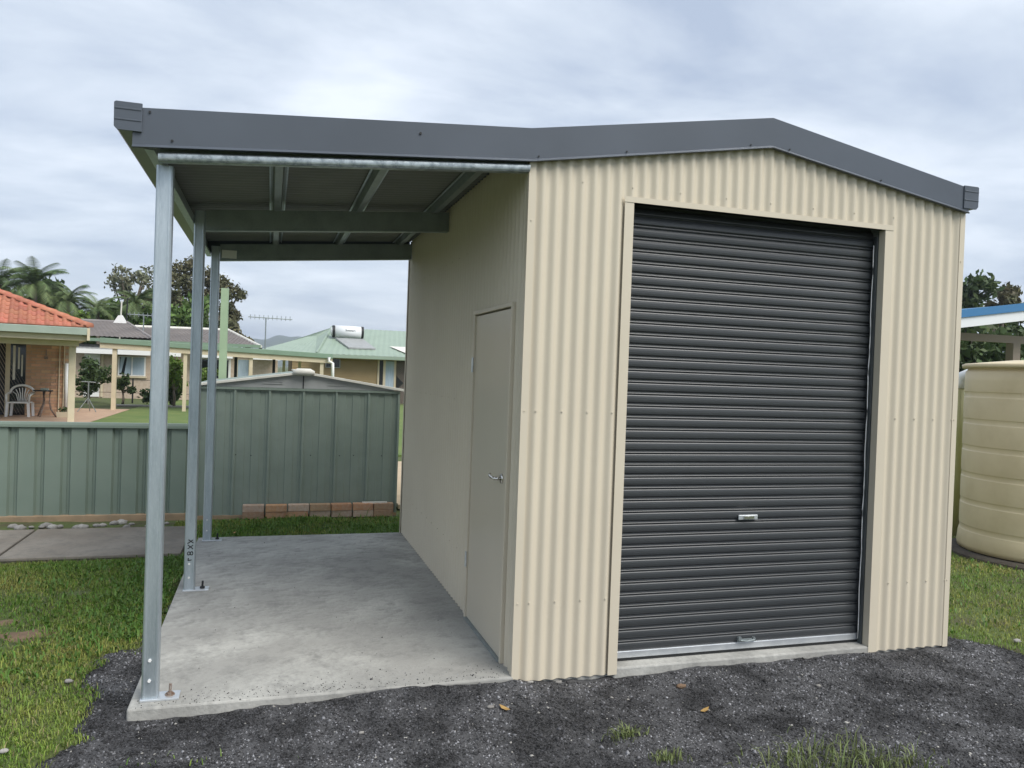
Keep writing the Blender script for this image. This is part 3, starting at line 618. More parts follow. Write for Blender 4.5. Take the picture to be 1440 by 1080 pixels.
leafd = M('dead_leaf', (.42, .27, .09), .7, c2=(.30, .18, .06), scale=40)
for x, y, a, lab in ((.905, -.49, .4, 'fallen yellow brown leaf on the gravel in front of the roller door'), (-1.62, 4.25, 1.2, 'fallen orange leaf on the grass strip behind the slab'), (-.13, -.285, 2.2, 'pale dry leaf beside the flat stone on the gravel')):
    z = float((hg if y < 1 else hl)(np.array([x]), np.array([y]))[0]) + (.010 if y < 1 else .03); ca, sa_ = math.cos(a), math.sin(a); V = []
    for u, wv, h in ((-.035, .0, .004), (-.018, .012, .0), (.012, .014, .003), (.036, 0, .012), (.012, -.014, .004), (-.018, -.012, .001)): V.append((x + u * ca - wv * sa_, y + u * sa_ + wv * ca, z + h))
    tag(MB().add(V, [(0, 1, 5), (1, 2, 4, 5), (2, 3, 4)]).build('fallen_leaf', leafd, org=(x, y, z)), lab, 'leaf')
# ------------------------------------------------------------------ trees
def leaf_cloud(clumps, n, size, seed, aspect=.5):
    r = np.random.default_rng(seed); c = np.array(clumps, float); wts = c[:, 3] ** 2; wts /= wts.sum(); k = r.choice(len(c), n, p=wts)
    d = r.normal(size=(n, 3)); d /= np.linalg.norm(d, axis=1)[:, None]; rad = c[k, 3] * r.random(n) ** .42
    sub = r.normal(size=(len(c), 9, 3)); sub /= np.linalg.norm(sub, axis=2)[:, :, None]
    P = c[k, :3] + d * rad[:, None] * np.array([1, 1, .8])
    j = r.integers(0, 9, n); m_ = r.random(n) < .6
    P[m_] = (c[k, :3] + sub[k, j] * c[k, 3][:, None] * .85 * np.array([1, 1, .8]) + r.normal(size=(n, 3)) * (c[k, 3] * .22)[:, None])[m_]
    a = r.normal(size=(n, 3)); a /= np.linalg.norm(a, axis=1)[:, None]; b = np.cross(a, r.normal(size=(n, 3))); b /= np.linalg.norm(b, axis=1)[:, None]
    s = size * r.uniform(.6, 1.4, n)[:, None]
    V = np.stack([P - a * s, P + b * s * aspect, P + a * s, P - b * s * aspect], 1).reshape(-1, 3)
    return V, (4 * np.arange(n)[:, None] + np.arange(4)[None])
def tree(name, label, base, tr, clumps, n, size, lm, seed, cat='tree', group=None):
    t = thing(name, label, cat, base, group); r = random.Random(seed)
    V, F = leaf_cloud(clumps, n, size, seed); npmesh('crown', V, F, lm, t)
    m = MB(); zt = min(c[2] for c in clumps); cx = sum(c[0] for c in clumps) / len(clumps); cy_ = sum(c[1] for c in clumps) / len(clumps)
    fork = (base[0] + (cx - base[0]) * .4, base[1] + (cy_ - base[1]) * .4, base[2] + (zt - base[2]) * .6 + .1)
    m.tube([base, ((base[0] + fork[0]) / 2 + tr * .5, base[1], (base[2] + fork[2]) / 2), fork], [tr, tr * .85, tr * .7], 8)
    for c in clumps: m.tube([fork, ((fork[0] + c[0]) / 2 + r.uniform(-.2, .2) * c[3], (fork[1] + c[1]) / 2, (fork[2] + c[2]) / 2 + .15 * c[3]), (c[0], c[1], c[2] + .2 * c[3])], [tr * .55, tr * .35, tr * .1], 5)
    m.build('trunk', bark, t, True); return t
def palm(label, base, h, fl, nf, seed):
    t = thing('palm_tree', label, 'palm', base, 'palms behind the tiled roofs'); r = random.Random(seed)
    MB().tube([base, (base[0] + .1, base[1], base[2] + h * .5), (base[0], base[1], base[2] + h)], [.16, .13, .12], 8).build('trunk', bark, t, True)
    V = []; F = []; top = Vector((base[0], base[1], base[2] + h))
    for i in range(nf):
        az_ = 6.283 * i / nf * 1.618 * 3 + r.uniform(-.3, .3); el = R(r.uniform(-5, 80)); L_ = fl * r.uniform(.75, 1.1); pts = []
        p = top.copy(); e_ = el
        for k in range(13):
            pts.append(p.copy()); p = p + Vector((math.cos(az_) * math.cos(e_), math.sin(az_) * math.cos(e_), math.sin(e_))) * (L_ / 12); e_ -= R(6.5 + 3 * (1 - el / 1.4))
        side = Vector((-math.sin(az_), math.cos(az_), 0))
        for k in range(1, 12):
            for sub in (0, .5):
                pp = pts[k].lerp(pts[k + 1], sub); tg = (pts[k + 1] - pts[k]).normalized(); ll = fl * .26 * math.sin(math.pi * (k + sub) / 12.5) ** .6
                for s in (-1, 1):
                    tip = pp + side * s * ll * .75 + tg * ll * .5 + Vector((0, 0, -ll * .38)); n0 = len(V); wd = tg * .035 * fl / 2
                    V += [pp - wd, pp + wd, tip]; F.append((n0, n0 + 1, n0 + 2))
        for k in range(12):
            n0 = len(V); wv = side * .03 * (1 - k / 13); V += [pts[k] - wv, pts[k] + wv, pts[k + 1]]; F.append((n0, n0 + 1, n0 + 2))
    npmesh('crown', np.array([tuple(v) for v in V]), np.array(F), lf_palm, t)

# ------------------------------------------------------------------ far ground patches
def patch(name, x0, x1, y0, y1, z, mat): return struct(MB().box(x0, x1, y0, y1, z - .05, z).build(name, mat, org=((x0 + x1) / 2, (y0 + y1) / 2, z)))
patch('patio', -10, -5.75, 17.8, 24.6, .02, paver)
patch('back_lawn', -5.74, 9, 11, 32, .012, M('back_lawn_grass', (.10, .155, .035), .95, c2=(.15, .19, .05), scale=1.2, ramp=(.4, .65), detail=8, c3=(.06, .10, .022), scale3=12, amt3=.5, bump=.5, bscale=25))
patch('garden_kerb', -6.6, 1, 26.4, 26.9, .06, conc)
patch('sandy_path', .25, 1.4, 5.6, 10.2, -.02, sand)

# ------------------------------------------------------------------ red-tiled brick house
rh = thing('brick_house', 'orange brick house with red tiled hip roof and covered patio', 'house', (-8, 21, 0))
MB().box(-12, -7.86, 21.12, 26, 0, 2.3).box(-7.86, -6.80, 21.06, 26, 0, 2.1).build('wall', mortar, rh)
wl = MB().box(-7.85, -6.80, 21.0, 21.058, 0, 2.08).build('brick_wall_face', mortar, rh)
bm_ = MB().box(-.114, .114, -.012, .05, 0, .074).mesh('brick', hbrick); hb = MB().box(-.054, .054, -.012, .05, 0, .074).mesh('brick', hbrick)
for rw in range(24):
    z = .006 + rw * .0862; off = 0 if rw % 2 else .12
    if off: inst('brick', hb, wl, (-7.795, 21.0, z))
    for k in range(4):
        x = -7.73 + off + k * .24
        if x + .1 < -6.79: inst('brick', bm_, wl, (x, 21.0 - random.uniform(0, .004), z))
# roof
EY, EZ, KX, SLP = 17.45, 2.42, -5.62, .42; RYD = 5.2
rb = MB(); c0 = (KX, EY, EZ)
rb.add([(-14, EY, EZ), (KX, EY, EZ), (KX - RYD, EY + RYD, EZ + SLP * RYD), (-14, EY + RYD, EZ + SLP * RYD)], [(0, 1, 2, 3)])
rb.add([(KX, EY, EZ), (KX, EY + 2 * RYD, EZ), (KX - RYD, EY + RYD, EZ + SLP * RYD)], [(0, 1, 2)])
rb.add([(-14, EY + 2 * RYD, EZ), (KX, EY + 2 * RYD, EZ), (KX - RYD, EY + RYD, EZ + SLP * RYD), (-14, EY + RYD, EZ + SLP * RYD)], [(3, 2, 1, 0)])
roof = rb.build('roof', tile, rh)
TW, TL = .186, .315; tp = []
for i in range(9):
    t = i / 8; zz = .040 * math.sin(math.pi * min(1, t / .62)) if t < .62 else -.004
    tp.append((TW * (t - .5) * 1.03, zz))
V = [(x, -.02, z + .030) for x, z in tp] + [(x, TL, z + .004) for x, z in tp] + [(x, -.02, .0) for x, z in tp]
tm = MB().add(V, [(i, i + 1, 9 + i + 1, 9 + i) for i in range(8)] + [(18 + i, 18 + i + 1, i + 1, i) for i in range(8)]).mesh('roof_tile', tile, True)
sa = math.atan(SLP); cs, sn = math.cos(sa), math.sin(sa); nt_ = 0
for rw in range(11):
    y = EY + rw * .30 * cs; z = EZ + rw * .30 * sn + .012; xmax = KX - (y - EY) - .10; k = 0
    while True:
        x = KX - .1 - k * TW; k += 1
        if x < -10.4: break
        if x > xmax: continue
        inst('roof_tile', tm, roof, (x, y, z), (sa, 0, R(random.uniform(-.8, .8)))); nt_ += 1
hd = Vector((-1, 1, SLP)).normalized(); rot = hd.to_track_quat('Y', 'Z').to_euler()
pr = [(.12 * math.cos(a), .085 * math.sin(a)) for a in np.linspace(0, math.pi, 9)]
hm = MB().add([(x, -.03, z + .03) for x, z in pr] + [(x * .93, .40, z + .005) for x, z in pr] + [(x, -.03, 0) for x, z in pr], [(i + 1, i, 9 + i, 9 + i + 1) for i in range(8)] + [(i, i + 1, 18 + i + 1, 18 + i) for i in range(8)]).mesh('hip_tile', tile, True)
for k in range(16):
    q_ = Vector((KX, EY, EZ + .02)) + hd * (k * .37); inst('hip_tile', hm, roof, q_, rot)
# gutter, fascia, soffit, patio beam
MB().ext([(EY - .17, 2.235), (EY - .10, 2.225), (EY - .02, 2.225), (EY - .02, 2.40), (EY - .06, 2.385), (EY - .15, 2.385), (EY - .18, 2.405), (EY - .19, 2.395)], 'x', -14, -5.66).build('gutter', gutg, rh)
MB().box(-5.66, -5.60, EY - .19, EY + .1, 2.10, 2.40).build('gutter_end', creamp, rh)
MB().box(-14, -5.66, EY - .0, EY + .03, 2.09, 2.22).build('fascia', creamp, rh)
MB().box(-14, -5.8, 17.95, 18.10, 1.955, 2.085).build('patio_beam', creamp, rh)
MB().box(-14, -5.66, EY + .03, 21.1, 2.088, 2.10).build('soffit', creamp, rh)
MB().box(-6.175, -6.02, 18.0, 18.14, 0, 1.953).build('patio_post', creamp, rh, bevel=.008)
MB().box(-7.055, -7.03, 20.93, 20.985, 0, 2.05).build('downpipe', creamp, rh); MB().box(-6.94, -6.915, 20.93, 20.985, 0, 2.05).build('downpipe', creamp, rh)
MB().tube([(-6.85, 20.93, .2), (-6.87, 20.93, 1.5)], .05, 10).build('vent_pipe', white, rh, True)
sn_ = MB().box(-7.385, -7.36, 20.95, 20.986, 1.70, 1.85).box(-7.42, -7.33, 20.93, 20.986, 1.60, 1.68).build('sensor_light', rust, rh)
# sliding door and screen
MB().box(-8.33, -8.22, 21.0, 21.10, .03, 2.08).build('door_frame', creamp, rh)
dg = MB().box(-8.22, -7.86, 21.06, 21.10, .03, 2.08).build('sliding_door', glassd, rh)
for x0, x1, z0, z1 in ((-8.16, -8.10, 1.0, 1.95), (-8.04, -8.0, 1.3, 1.9), (-7.96, -7.925, 1.1, 1.7)): MB().box(x0, x1, 21.045, 21.055, z0, z1).build('blind_slat', offw, dg)
MB().box(-9.3, -8.335, 21.08, 21.11, .03, 2.08).build('screen_backing', darkm, rh)
m = MB()
for k in range(26):
    for s in (-1, 1):
        x = -9.3 + k * .075; z0, z1 = .03, 2.05
        m.add([(x - .008, 21.06, z0), (x + .008, 21.06, z0), (x + s * 1.0 + .008, 21.06, z1), (x + s * 1.0 - .008, 21.06, z1)], [(0, 1, 2, 3)]) if -9.4 < x + s < -8.3 else None
m.build('screen_lattice', tanb, rh)
MB().box(-14, -9.3, 21.0, 21.1, 0, 2.1).build('wall', mortar, rh)

TH = R(14); rh.rotation_euler.z = TH; ql = Vector((-8, 21)); Ri = Matrix.Rotation(-TH, 2)
for chd in rh.children:
    nm = chd.name.split('.')[0]
    pv = Vector((KX, EY)) if nm in ('roof', 'gutter', 'gutter_end', 'fascia', 'soffit', 'patio_beam') else Vector((-6.1, 18.07)) if nm == 'patio_post' else Vector((-6.80, 21.0))
    of = Ri @ (pv - ql) - (pv - ql); chd.location.x += of.x; chd.location.y += of.y
# patio furniture
ch = thing('plastic_chair', 'white moulded plastic garden chair on the brick house patio', 'chair', (-7.8, 20.2, .02))
cx_ = -7.80
for sx in (-1, 1):
    for sy in (0, 1):
        MB().ext([(cx_ + sx * .27 - .028, .0), (cx_ + sx * .27 + .028, .0), (cx_ + sx * .245 + .03, .40), (cx_ + sx * .245 - .03, .40)], 'y', 20.0 + sy * .42, 20.05 + sy * .42).build('leg', white, ch)
MB().box(cx_ - .245, cx_ + .245, 19.98, 20.46, .385, .42).build('seat', white, ch, bevel=.01)
m = MB()
arc = [(cx_ + .285 * math.cos(a), 20.42, .66 + .205 * math.sin(a)) for a in np.linspace(0, math.pi, 15)]
m.tube(arc, .03, 8); m.build('back_rim', white, ch, True)
for k in range(7):
    a = (k - 3) / 3; MB().tube([(cx_ + a * .10, 20.43, .42), (cx_ + a * .15, 20.43, .62), (cx_ + a * .235, 20.42, .80 - .12 * a * a)], .013, 6).build('back_slat', white, ch, True)
for sx in (-1, 1): MB().tube([(cx_ + sx * .285, 20.42, .66), (cx_ + sx * .29, 20.2, .64), (cx_ + sx * .28, 20.02, .60), (cx_ + sx * .27, 20.02, .40)], .028, 8).build('armrest', white, ch, True)
tb = thing('patio_table', 'small dark wrought metal table beside the white plastic chair', 'table', (-7.25, 20.3, .02))
MB().lathe([(0, .72), (.24, .72), (.245, .735), (.24, .75), (0, .75)], (-7.27, 20.3), 20).build('top', darkm, tb)
for a in (20, 140, 260):
    ca, sa_ = math.cos(R(a)), math.sin(R(a)); MB().tube([(-7.2 + .10 * ca, 20.3 + .1 * sa_, .72), (-7.2 + .09 * ca, 20.3 + .09 * sa_, .40), (-7.22 + .16 * ca, 20.3 + .16 * sa_, .2), (-7.22 + .27 * ca, 20.3 + .27 * sa_, .02)], .022, 6).build('leg', rust, tb, True)
o = MB().box(-7.32, -7.14, 20.24, 20.34, .751, .80).build('ashtray_box', gutg, org=(-7.23, 20.3, .751)); tag(o, 'small grey green box on the dark patio table', 'box')
pl = thing('planter_box', 'cream planter box with small dark plant by the patio post', 'planter', (-6.72, 20.2, .02))
MB().ext([(-6.86, .02), (-6.60, .02), (-6.57, .16), (-6.89, .16)], 'y', 20.05, 20.35).build('box', creamp, pl)
V, F = leaf_cloud([(-6.78, 20.2, .22, .09), (-6.66, 20.2, .24, .08)], 90, .035, 5); npmesh('plant', V, F, lf_dark, pl)
st = thing('tripod_stand', 'thin dark tripod stand on the paving right of the cream patio post', 'stand', (-6.65, 22.8, .02))
MB().tube([(-6.65, 22.8, .25), (-6.65, 22.8, .95)], .02, 6).tube([(-6.85, 22.8, .95), (-6.45, 22.8, .93)], .015, 6).build('pole', galvd, st)
for a in (90, 210, 330): MB().tube([(-6.65, 22.8, .45), (-6.65 + .3 * math.cos(R(a)), 22.8 + .3 * math.sin(R(a)), .02)], .013, 6).build('leg', galvd, st)

# ------------------------------------------------------------------ covered walkway with sage gutter
wk = thing('covered_walkway', 'long low walkway roof with sage green gutter on cream posts', 'walkway', (-3, 24, 0))
def along(x): return 2.34 - .0312 * (x + 6.59)
def bar(zo0, zo1, y0, y1, x0=-6.59, x1=.75): return MB().ext([(x0, along(x0) + zo0), (x1, along(x1) + zo0), (x1, along(x1) + zo1), (x0, along(x0) + zo1)], 'y', y0, y1)
bar(-.155, .01, 23.92, 24.05).build('gutter', gutg2, wk, bevel=.01); bar(-.32, -.156, 23.98, 24.03).build('beam', creamp, wk); bar(-.03, 0, 24.051, 25.8).build('roof_sheet', gutg2, wk)
for x, w_ in ((-6.165, .13), (-4.03, .11), (-1.95, .11), (.4, .12)): MB().box(x - w_ / 2, x + w_ / 2, 24.035, 24.035 + w_, 0, along(x) - .16).build('post', creamp, wk)
for x in (-2.5, -1.2, -.85, -.3): MB().box(x - .05, x + .05, 25.5, 25.6, 0, along(x) - .1).build('rear_post', creamp if x > -1 else darkm, wk)
MB().tube([(.62, 23.86, 2.0), (.62, 23.86, 1.86), (.75, 23.86, 1.80), (.78, 23.86, 1.0)], .055, 8).build('downpipe', white, wk, True)

# ------------------------------------------------------------------ grey-roofed house
gh = thing('grey_roof_house', 'pale brick house with grey tiled roof and white window awnings', 'house', (-5, 33, 0))
MB().box(-13, -1.0, 33.0, 36, 0, 2.25).build('wall', greyw, gh)
def tiled(p00, p10, p11, p01, rows, cols, h=.05):
    A, B, C_, D = map(Vector, (p00, p10, p11, p01)); V = []; F = []; m = MB()
    for r_ in range(rows):
        for e_, (t, zo) in enumerate(((r_ / rows, h), ((r_ + 1) / rows, 0))):
            for c in range(cols + 1):
                u = c / cols; P_ = (A.lerp(D, t)).lerp(B.lerp(C_, t), u); V.append((P_.x, P_.y, P_.z + zo + .02 * (c % 2)))
        k = r_ * 2 * (cols + 1)
        F += [(k + c, k + c + 1, k + cols + 2 + c, k + cols + 1 + c) for c in range(cols)]
        if r_: F += [(k - cols - 1 + c, k - cols + c, k + c + 1, k + c) for c in range(cols)]
    return m.add(V, F)
tiled((-13, 32.4, 2.56), (-6.15, 32.4, 2.56), (-7.75, 36.2, 3.37), (-13, 36.2, 3.37), 13, 70).build('roof', gtile, gh)
tiled((-6.9, 32.55, 2.50), (-1.75, 32.55, 2.42), (-3.28, 36, 3.22), (-7.5, 36, 3.18), 12, 60).build('roof', gtile, gh)
tiled((-1.75, 32.55, 2.42), (-1.75, 39.5, 2.42), (-3.28, 36.1, 3.22), (-3.28, 36, 3.22), 10, 30).build('roof', gtile, gh)
MB().tube([(-3.28, 36, 3.26), (-1.75, 32.55, 2.47)], .07, 8).build('hip_cap', offw, gh); MB().tube([(-13, 36.2, 3.40), (-7.75, 36.2, 3.40)], .08, 8).tube([(-7.75, 36.2, 3.40), (-6.15, 32.4, 2.60)], .07, 8).build('ridge_cap', gtile, gh)
MB().tube([(-7.4, 36.0, 3.22), (-3.28, 36, 3.26)], .08, 8).build('ridge_cap', offw, gh)
MB().box(-13, -1.75, 32.35, 32.45, 2.40, 2.53).build('gutter', gutg2, gh)
def awning(x0, x1, z0=1.86, z1=2.06):
    V = []; n = int((x1 - x0) / .09); m = MB()
    for i in range(n + 1):
        x = x0 + (x1 - x0) * i / n; d = .012 * (i % 2); V += [(x, 32.98, z1 + .22 + d), (x, 32.3, z1 + d)]
    m.add(V, [(2 * i, 2 * i + 1, 2 * i + 3, 2 * i + 2) for i in range(n)]); a = m.build('awning', greyz, gh)
    MB().box(x0, x1, 32.28, 32.30, z0 + .02, z1 + .01).build('valance', white, a)
for a, b in ((-9.05, -6.2), (-5.5, -5.0), (-4.6, -2.9), (-2.1, -.9)): awning(a, b)
wn = MB().box(-7.55, -6.47, 32.96, 33.02, .98, 1.82).build('window', white, gh)
MB().box(-7.49, -7.04, 32.945, 32.958, 1.03, 1.78).build('pane', glassd, wn); MB().box(-6.97, -6.53, 32.945, 32.958, 1.03, 1.78).build('pane', curt, wn)
MB().add([(-7.45, 32.942, 1.78), (-7.28, 32.942, 1.78), (-7.42, 32.942, 1.1), (-7.49, 32.942, 1.1)], [(0, 1, 2, 3)]).add([(-7.2, 32.942, 1.78), (-7.05, 32.942, 1.78), (-7.05, 32.942, 1.04), (-7.3, 32.942, 1.04)], [(0, 1, 2, 3)]).build('curtain', curt, wn)
MB().box(-7.6, -6.42, 32.9, 33.0, .90, .975).build('window_sill', creamp, gh)
MB().box(-8.85, -8.25, 32.95, 33.0, .05, 1.86).build('door', white, gh); MB().box(-8.2, -8.12, 32.95, 33.0, .05, 1.86).build('door_frame', creamp, gh)
w2 = MB().box(-4.5, -3.0, 32.96, 33.0, .9, 1.85).build('window', white, gh); MB().box(-4.4, -3.1, 32.945, 32.958, .98, 1.8).build('pane', glassd, w2)
w3 = MB().box(-2.75, -2.2, 32.96, 33.0, .2, 1.9).build('window', creamp, gh); MB().box(-2.7, -2.25, 32.945, 32.958, .25, 1.85).build('pane', curt, w3)

# ------------------------------------------------------------------ mint-roofed house
mh = thing('mint_roof_house', 'mustard weatherboard house with mint green metal hip roof', 'house', (4, 34, 0))
m = MB()
for k in range(19):
    z = .1 + k * .115; m.ext([(33.99, z), (34.05, z), (34.05, z + .12), (34.012, z + .12)], 'x', -.35, 3.62)
stuff(m.build('weatherboards', boards, mh))
MB().box(-.35, 12, 34.06, 42, 0, 2.2).build('wall', boards, mh)
def rib_roof(p00, p10, p11, p01, cols, name='roof'):
    A, B, C_, D = map(Vector, (p00, p10, p11, p01)); V = []; m = MB()
    for c in range(cols + 1):
        u = c / cols
        for P_ in (A.lerp(B, u), D.lerp(C_, u)): V.append((P_.x, P_.y, P_.z + .018 * (c % 2)))
    return m.add(V, [(2 * c, 2 * c + 2, 2 * c + 3, 2 * c + 1) for c in range(cols)]).build(name, groof, mh)
rib_roof((.72, 33.35, 2.27), (13, 33.35, 2.27), (13, 38.3, 3.74), (1.72, 38.3, 3.74), 90)
rib_roof((-2.2, 43.5, 2.35), (.72, 33.35, 2.27), (1.72, 38.3, 3.74), (1.72, 38.5, 3.74), 40)
rib_roof((-1.9, 33.9, 2.33), (.7, 33.6, 2.27), (1.2, 38.2, 3.3), (.5, 38.2, 3.2), 20, 'side_roof')
MB().box(-1.9, .7, 33.75, 33.9, 2.16, 2.30).build('side_gutter', gutg2, mh)
MB().tube([(.72, 33.35, 2.30), (1.72, 38.3, 3.78)], .06, 6).build('hip_cap', groof, mh)
MB().box(.70, 13, 33.24, 33.36, 2.10, 2.27).build('gutter', groof, mh, bevel=.01)
MB().box(.72, 13, 33.36, 34.0, 2.085, 2.10).build('soffit', creamp, mh)
MB().add([(4.3, 34.9, 2.80), (6.4, 34.9, 2.80), (6.4, 33.7, 2.44), (5.0, 33.7, 2.44)], [(0, 1, 2, 3)]).build('skylight_sheet', offw, mh)
w4 = MB().box(1.17, 1.86, 33.93, 33.985, 1.63, 2.08).build('window', greyz, mh)
MB().box(1.21, 1.49, 33.915, 33.928, 1.67, 2.05).build('pane', glassd, w4); MB().box(1.54, 1.82, 33.915, 33.928, 1.67, 2.05).build('pane', glassd, w4)
MB().box(3.63, 3.72, 33.95, 34.05, 0, 2.08).build('door_frame', creamp, mh); MB().box(3.72, 3.90, 33.96, 34.02, 0, 2.08).build('door', darkm, mh)
MB().box(3.90, 4.02, 33.94, 34.05, 0, 2.08).build('door_frame', creamp, mh); d_ = MB().box(4.02, 4.42, 33.95, 34.02, 0, 2.05).build('glass_door', curt, mh); MB().box(4.43, 4.52, 33.94, 34.05, 0, 2.08).build('door_frame', creamp, mh)
m = MB().box(4.56, 7.5, 34.05, 34.055, 0, 2.08); m.build('lattice_backing', darkm, mh)
m = MB()
for k in range(-16, 30):
    for s in (-1, 1):
        x = 4.56 + k * .1
        m.add([(x - .014, 33.99 + .01 * s, 0), (x + .014, 33.99 + .01 * s, 0), (x + s * 2.05 + .014, 33.99 + .01 * s, 2.05), (x + s * 2.05 - .014, 33.99 + .01 * s, 2.05)], [(0, 1, 2, 3)]) if x + s * 1.0 > 4.9 else None
m.build('lattice', tanb, mh)
for z in (.5, .75): MB().box(4.6, 6, 30.0, 30.04, z, z + .07).build('garden_rail', white, mh)
# roof slope at heater
rz = lambda y: 2.27 + (y - 33.35) * .297
hw = thing('solar_water_heater', 'white cylindrical solar water heater with flat panel on the mint green roof', 'water heater', (2.4, 35.8, rz(35.8)))
hc = (36.15, rz(36.15) + .36)
MB().tube([(1.72, hc[0], hc[1] + .02), (3.02, hc[0], hc[1] - .01)], .30, 28).build('tank', whitep, hw, True)
for a, b, r_ in ((1.60, 1.72, .302), (3.02, 3.14, .302)): MB().tube([(a, hc[0], hc[1]), (b, hc[0], hc[1])], r_, 28).build('end_cap', darkm, hw)
MB().tube([(1.53, hc[0], hc[1]), (1.60, hc[0], hc[1])], .2, 20).build('cover', whitep, hw)
MB().add([(1.75, 35.85, rz(35.85) + .12), (3.1, 35.85, rz(35.85) + .12), (3.55, 34.3, rz(34.3) + .1), (2.25, 34.3, rz(34.3) + .1), (1.75, 35.85, rz(35.85) + .04), (3.1, 35.85, rz(35.85) + .04), (3.55, 34.3, rz(34.3) + .03), (2.25, 34.3, rz(34.3) + .03)], [(0, 3, 2, 1), (3, 7, 6, 2), (0, 4, 7, 3), (1, 2, 6, 5)]).build('panel', greyz, hw)
tcv = bpy.data.curves.new('t', 'FONT'); tcv.body = 'Solahart'; tcv.size = .15; tcv.extrude = .004; to = bpy.data.objects.new('t', tcv); col.objects.link(to)
bpy.context.view_layer.update(); tme = bpy.data.meshes.new_from_object(to.evaluated_get(bpy.context.evaluated_depsgraph_get())); bpy.data.objects.remove(to)
tme.materials.clear(); tme.materials.append(blackp)
inst('lettering', tme, hw, (2.22, hc[0] - .302, hc[1] + .02), (R(88), 0, 0))

# ------------------------------------------------------------------ antennas, poles, wire posts
def yagi(label, base, h, x0, x1, nel):
    t = thing('tv_antenna', label, 'antenna', base, 'rooftop television antennas')
    MB().tube([base, (base[0], base[1], base[2] + h)], .025, 6).build('mast', galvd, t)
    b = MB().tube([(x0, base[1], base[2] + h), (x1, base[1], base[2] + h - .03)], .022, 6).build('boom', galvd, t)
    for i in range(nel):
        x = x0 + (x1 - x0) * (i + .5) / nel; l_ = .35 - .2 * i / nel; MB().tube([(x, base[1] - l_, base[2] + h), (x, base[1] + l_, base[2] + h + .02)], .010, 5).tube([(x, base[1], base[2] + h - .1), (x, base[1], base[2] + h + .1)], .012, 5).build('element', galvd, t)
    return t
yagi('television antenna on a mast against the sky left of the mint roof', (-1.55, 30, 1.9), 1.72, -2.25, -.5, 10)
yagi('television antenna on the grey tiled roof in front of the palms', (-6.75, 34, 2.9), .78, -7.4, -6.15, 7)
for (x, z1, lab) in ((-7.95, 4.6, 'thin dark pole rising behind the grey tiled roof, the right one of two'), (-8.2, 4.45, 'thin pale pole rising behind the grey tiled roof, the left one of two')):
    tag(MB().tube([(x, 37, 2.5), (x + .05, 37, z1)], .035, 6).build('antenna_pole', darkm if x > -8 else offw, org=(x, 37, 2.5)), lab, 'pole')
tag(MB().add([(-8.3, 35.9, 3.35), (-7.75, 35.9, 3.35), (-7.95, 35.9, 3.72), (-8.1, 35.9, 3.7), (-8.3, 36.3, 3.35), (-7.75, 36.3, 3.35), (-7.95, 36.2, 3.72), (-8.1, 36.2, 3.7)], [(0, 1, 2, 3), (1, 5, 6, 2), (5, 4, 7, 6), (4, 0, 3, 7), (3, 2, 6, 7)]).build('roof_vent', white, org=(-8, 36, 3.35)), 'pale conical vent on the ridge of the grey tiled roof', 'vent')
tag(MB().ext([(-2.01, 7.56), (-1.915, 7.56), (-1.91, 7.66), (-2.015, 7.66)], 'z', -.1, 2.71).build('pale_green_pole', M('pale_green_paint', (.32, .42, .27), .6, c2=(.28, .38, .24), scale=4), org=(-1.96, 7.6, -.1)), 'pale green square pole standing behind the garden shed', 'pole')
for x, z1, lab in ((-8.4, 1.15, 'dark steel picket left of the round bush in front of the grey roofed house'), (-6.35, .95, 'dark steel picket below the curtained window of the grey roofed house')):
    tag(MB().ext([(x - .03, 29.0), (x + .03, 29.0), (x + .008, 29.02), (x, 29.06), (x - .008, 29.02)], 'z', 0, z1).build('steel_picket', darkm, org=(x, 29, 0)), lab, 'post')
tag(MB().tube([(-8.4, 29, .9), (-7.4, 29, .86), (-6.35, 29, .9), (-3, 29, .88)], .008, 4).tube([(-8.4, 29, .4), (-3, 29, .4)], .008, 4).build('fence_wire', darkm, org=(-6, 29, .4)), 'thin wires strung between the dark steel pickets', 'wire')

# ------------------------------------------------------------------ planting
def ball(cx, cy, cz, r, n, seed, rr=.5):
    q = np.random.default_rng(seed); return [(cx + q.normal() * r * .5, cy + q.normal() * r * .4, cz + q.normal() * r * .4, r * rr * q.uniform(.7, 1.25)) for _ in range(n)]
tree('garden_bush', 'round dark glossy bush in front of the white door of the grey roofed house', (-7.85, 28.6, 0), .07, ball(-7.75, 28.6, .95, .62, 9, 3), 1500, .085, lf_dark, 3, 'bush')
tree('garden_bush', 'smaller dark bush just right of the first walkway post', (-6.45, 27.5, 0), .05, ball(-6.25, 27.5, .78, .35, 6, 4), 600, .075, lf_dark, 4, 'bush')
tree('leafy_shrub', 'yellow green shrub between the galvanised posts behind the walkway', (-4.6, 26.5, 0), .06, ball(-4.7, 26.6, 1.35, .5, 8, 6), 1300, .08, lf_bright, 6, 'shrub')
tree('leafy_shrub', 'dark shrub below the yellow green one behind the walkway', (-4.7, 27.3, 0), .06, ball(-4.9, 27.3, .65, .55, 8, 8), 1100, .09, lf_dark, 8, 'shrub')
tree('leafy_shrub', 'bright shrub behind the left corner of the garden shed', (-3.55, 26.8, 0), .05, ball(-3.5, 26.8, 1.25, .35, 6, 9), 700, .07, lf_bright, 9, 'shrub')
palm('palm with spreading fronds at the left edge above the red roof', (-15.5, 45, 0), 5.5, 2.0, 34, 1)
palm('palm with upright fronds standing behind the red tiled roof', (-13.6, 44, 0), 5.5, 2.1, 38, 2)
palm('shorter palm just right of the upright one behind the red roof', (-12.2, 45, 0), 4.8, 1.8, 32, 3)
palm('small light palm right of the red roof hip in front of the tree belt', (-10.9, 46, 0), 4.4, 1.7, 30, 4)
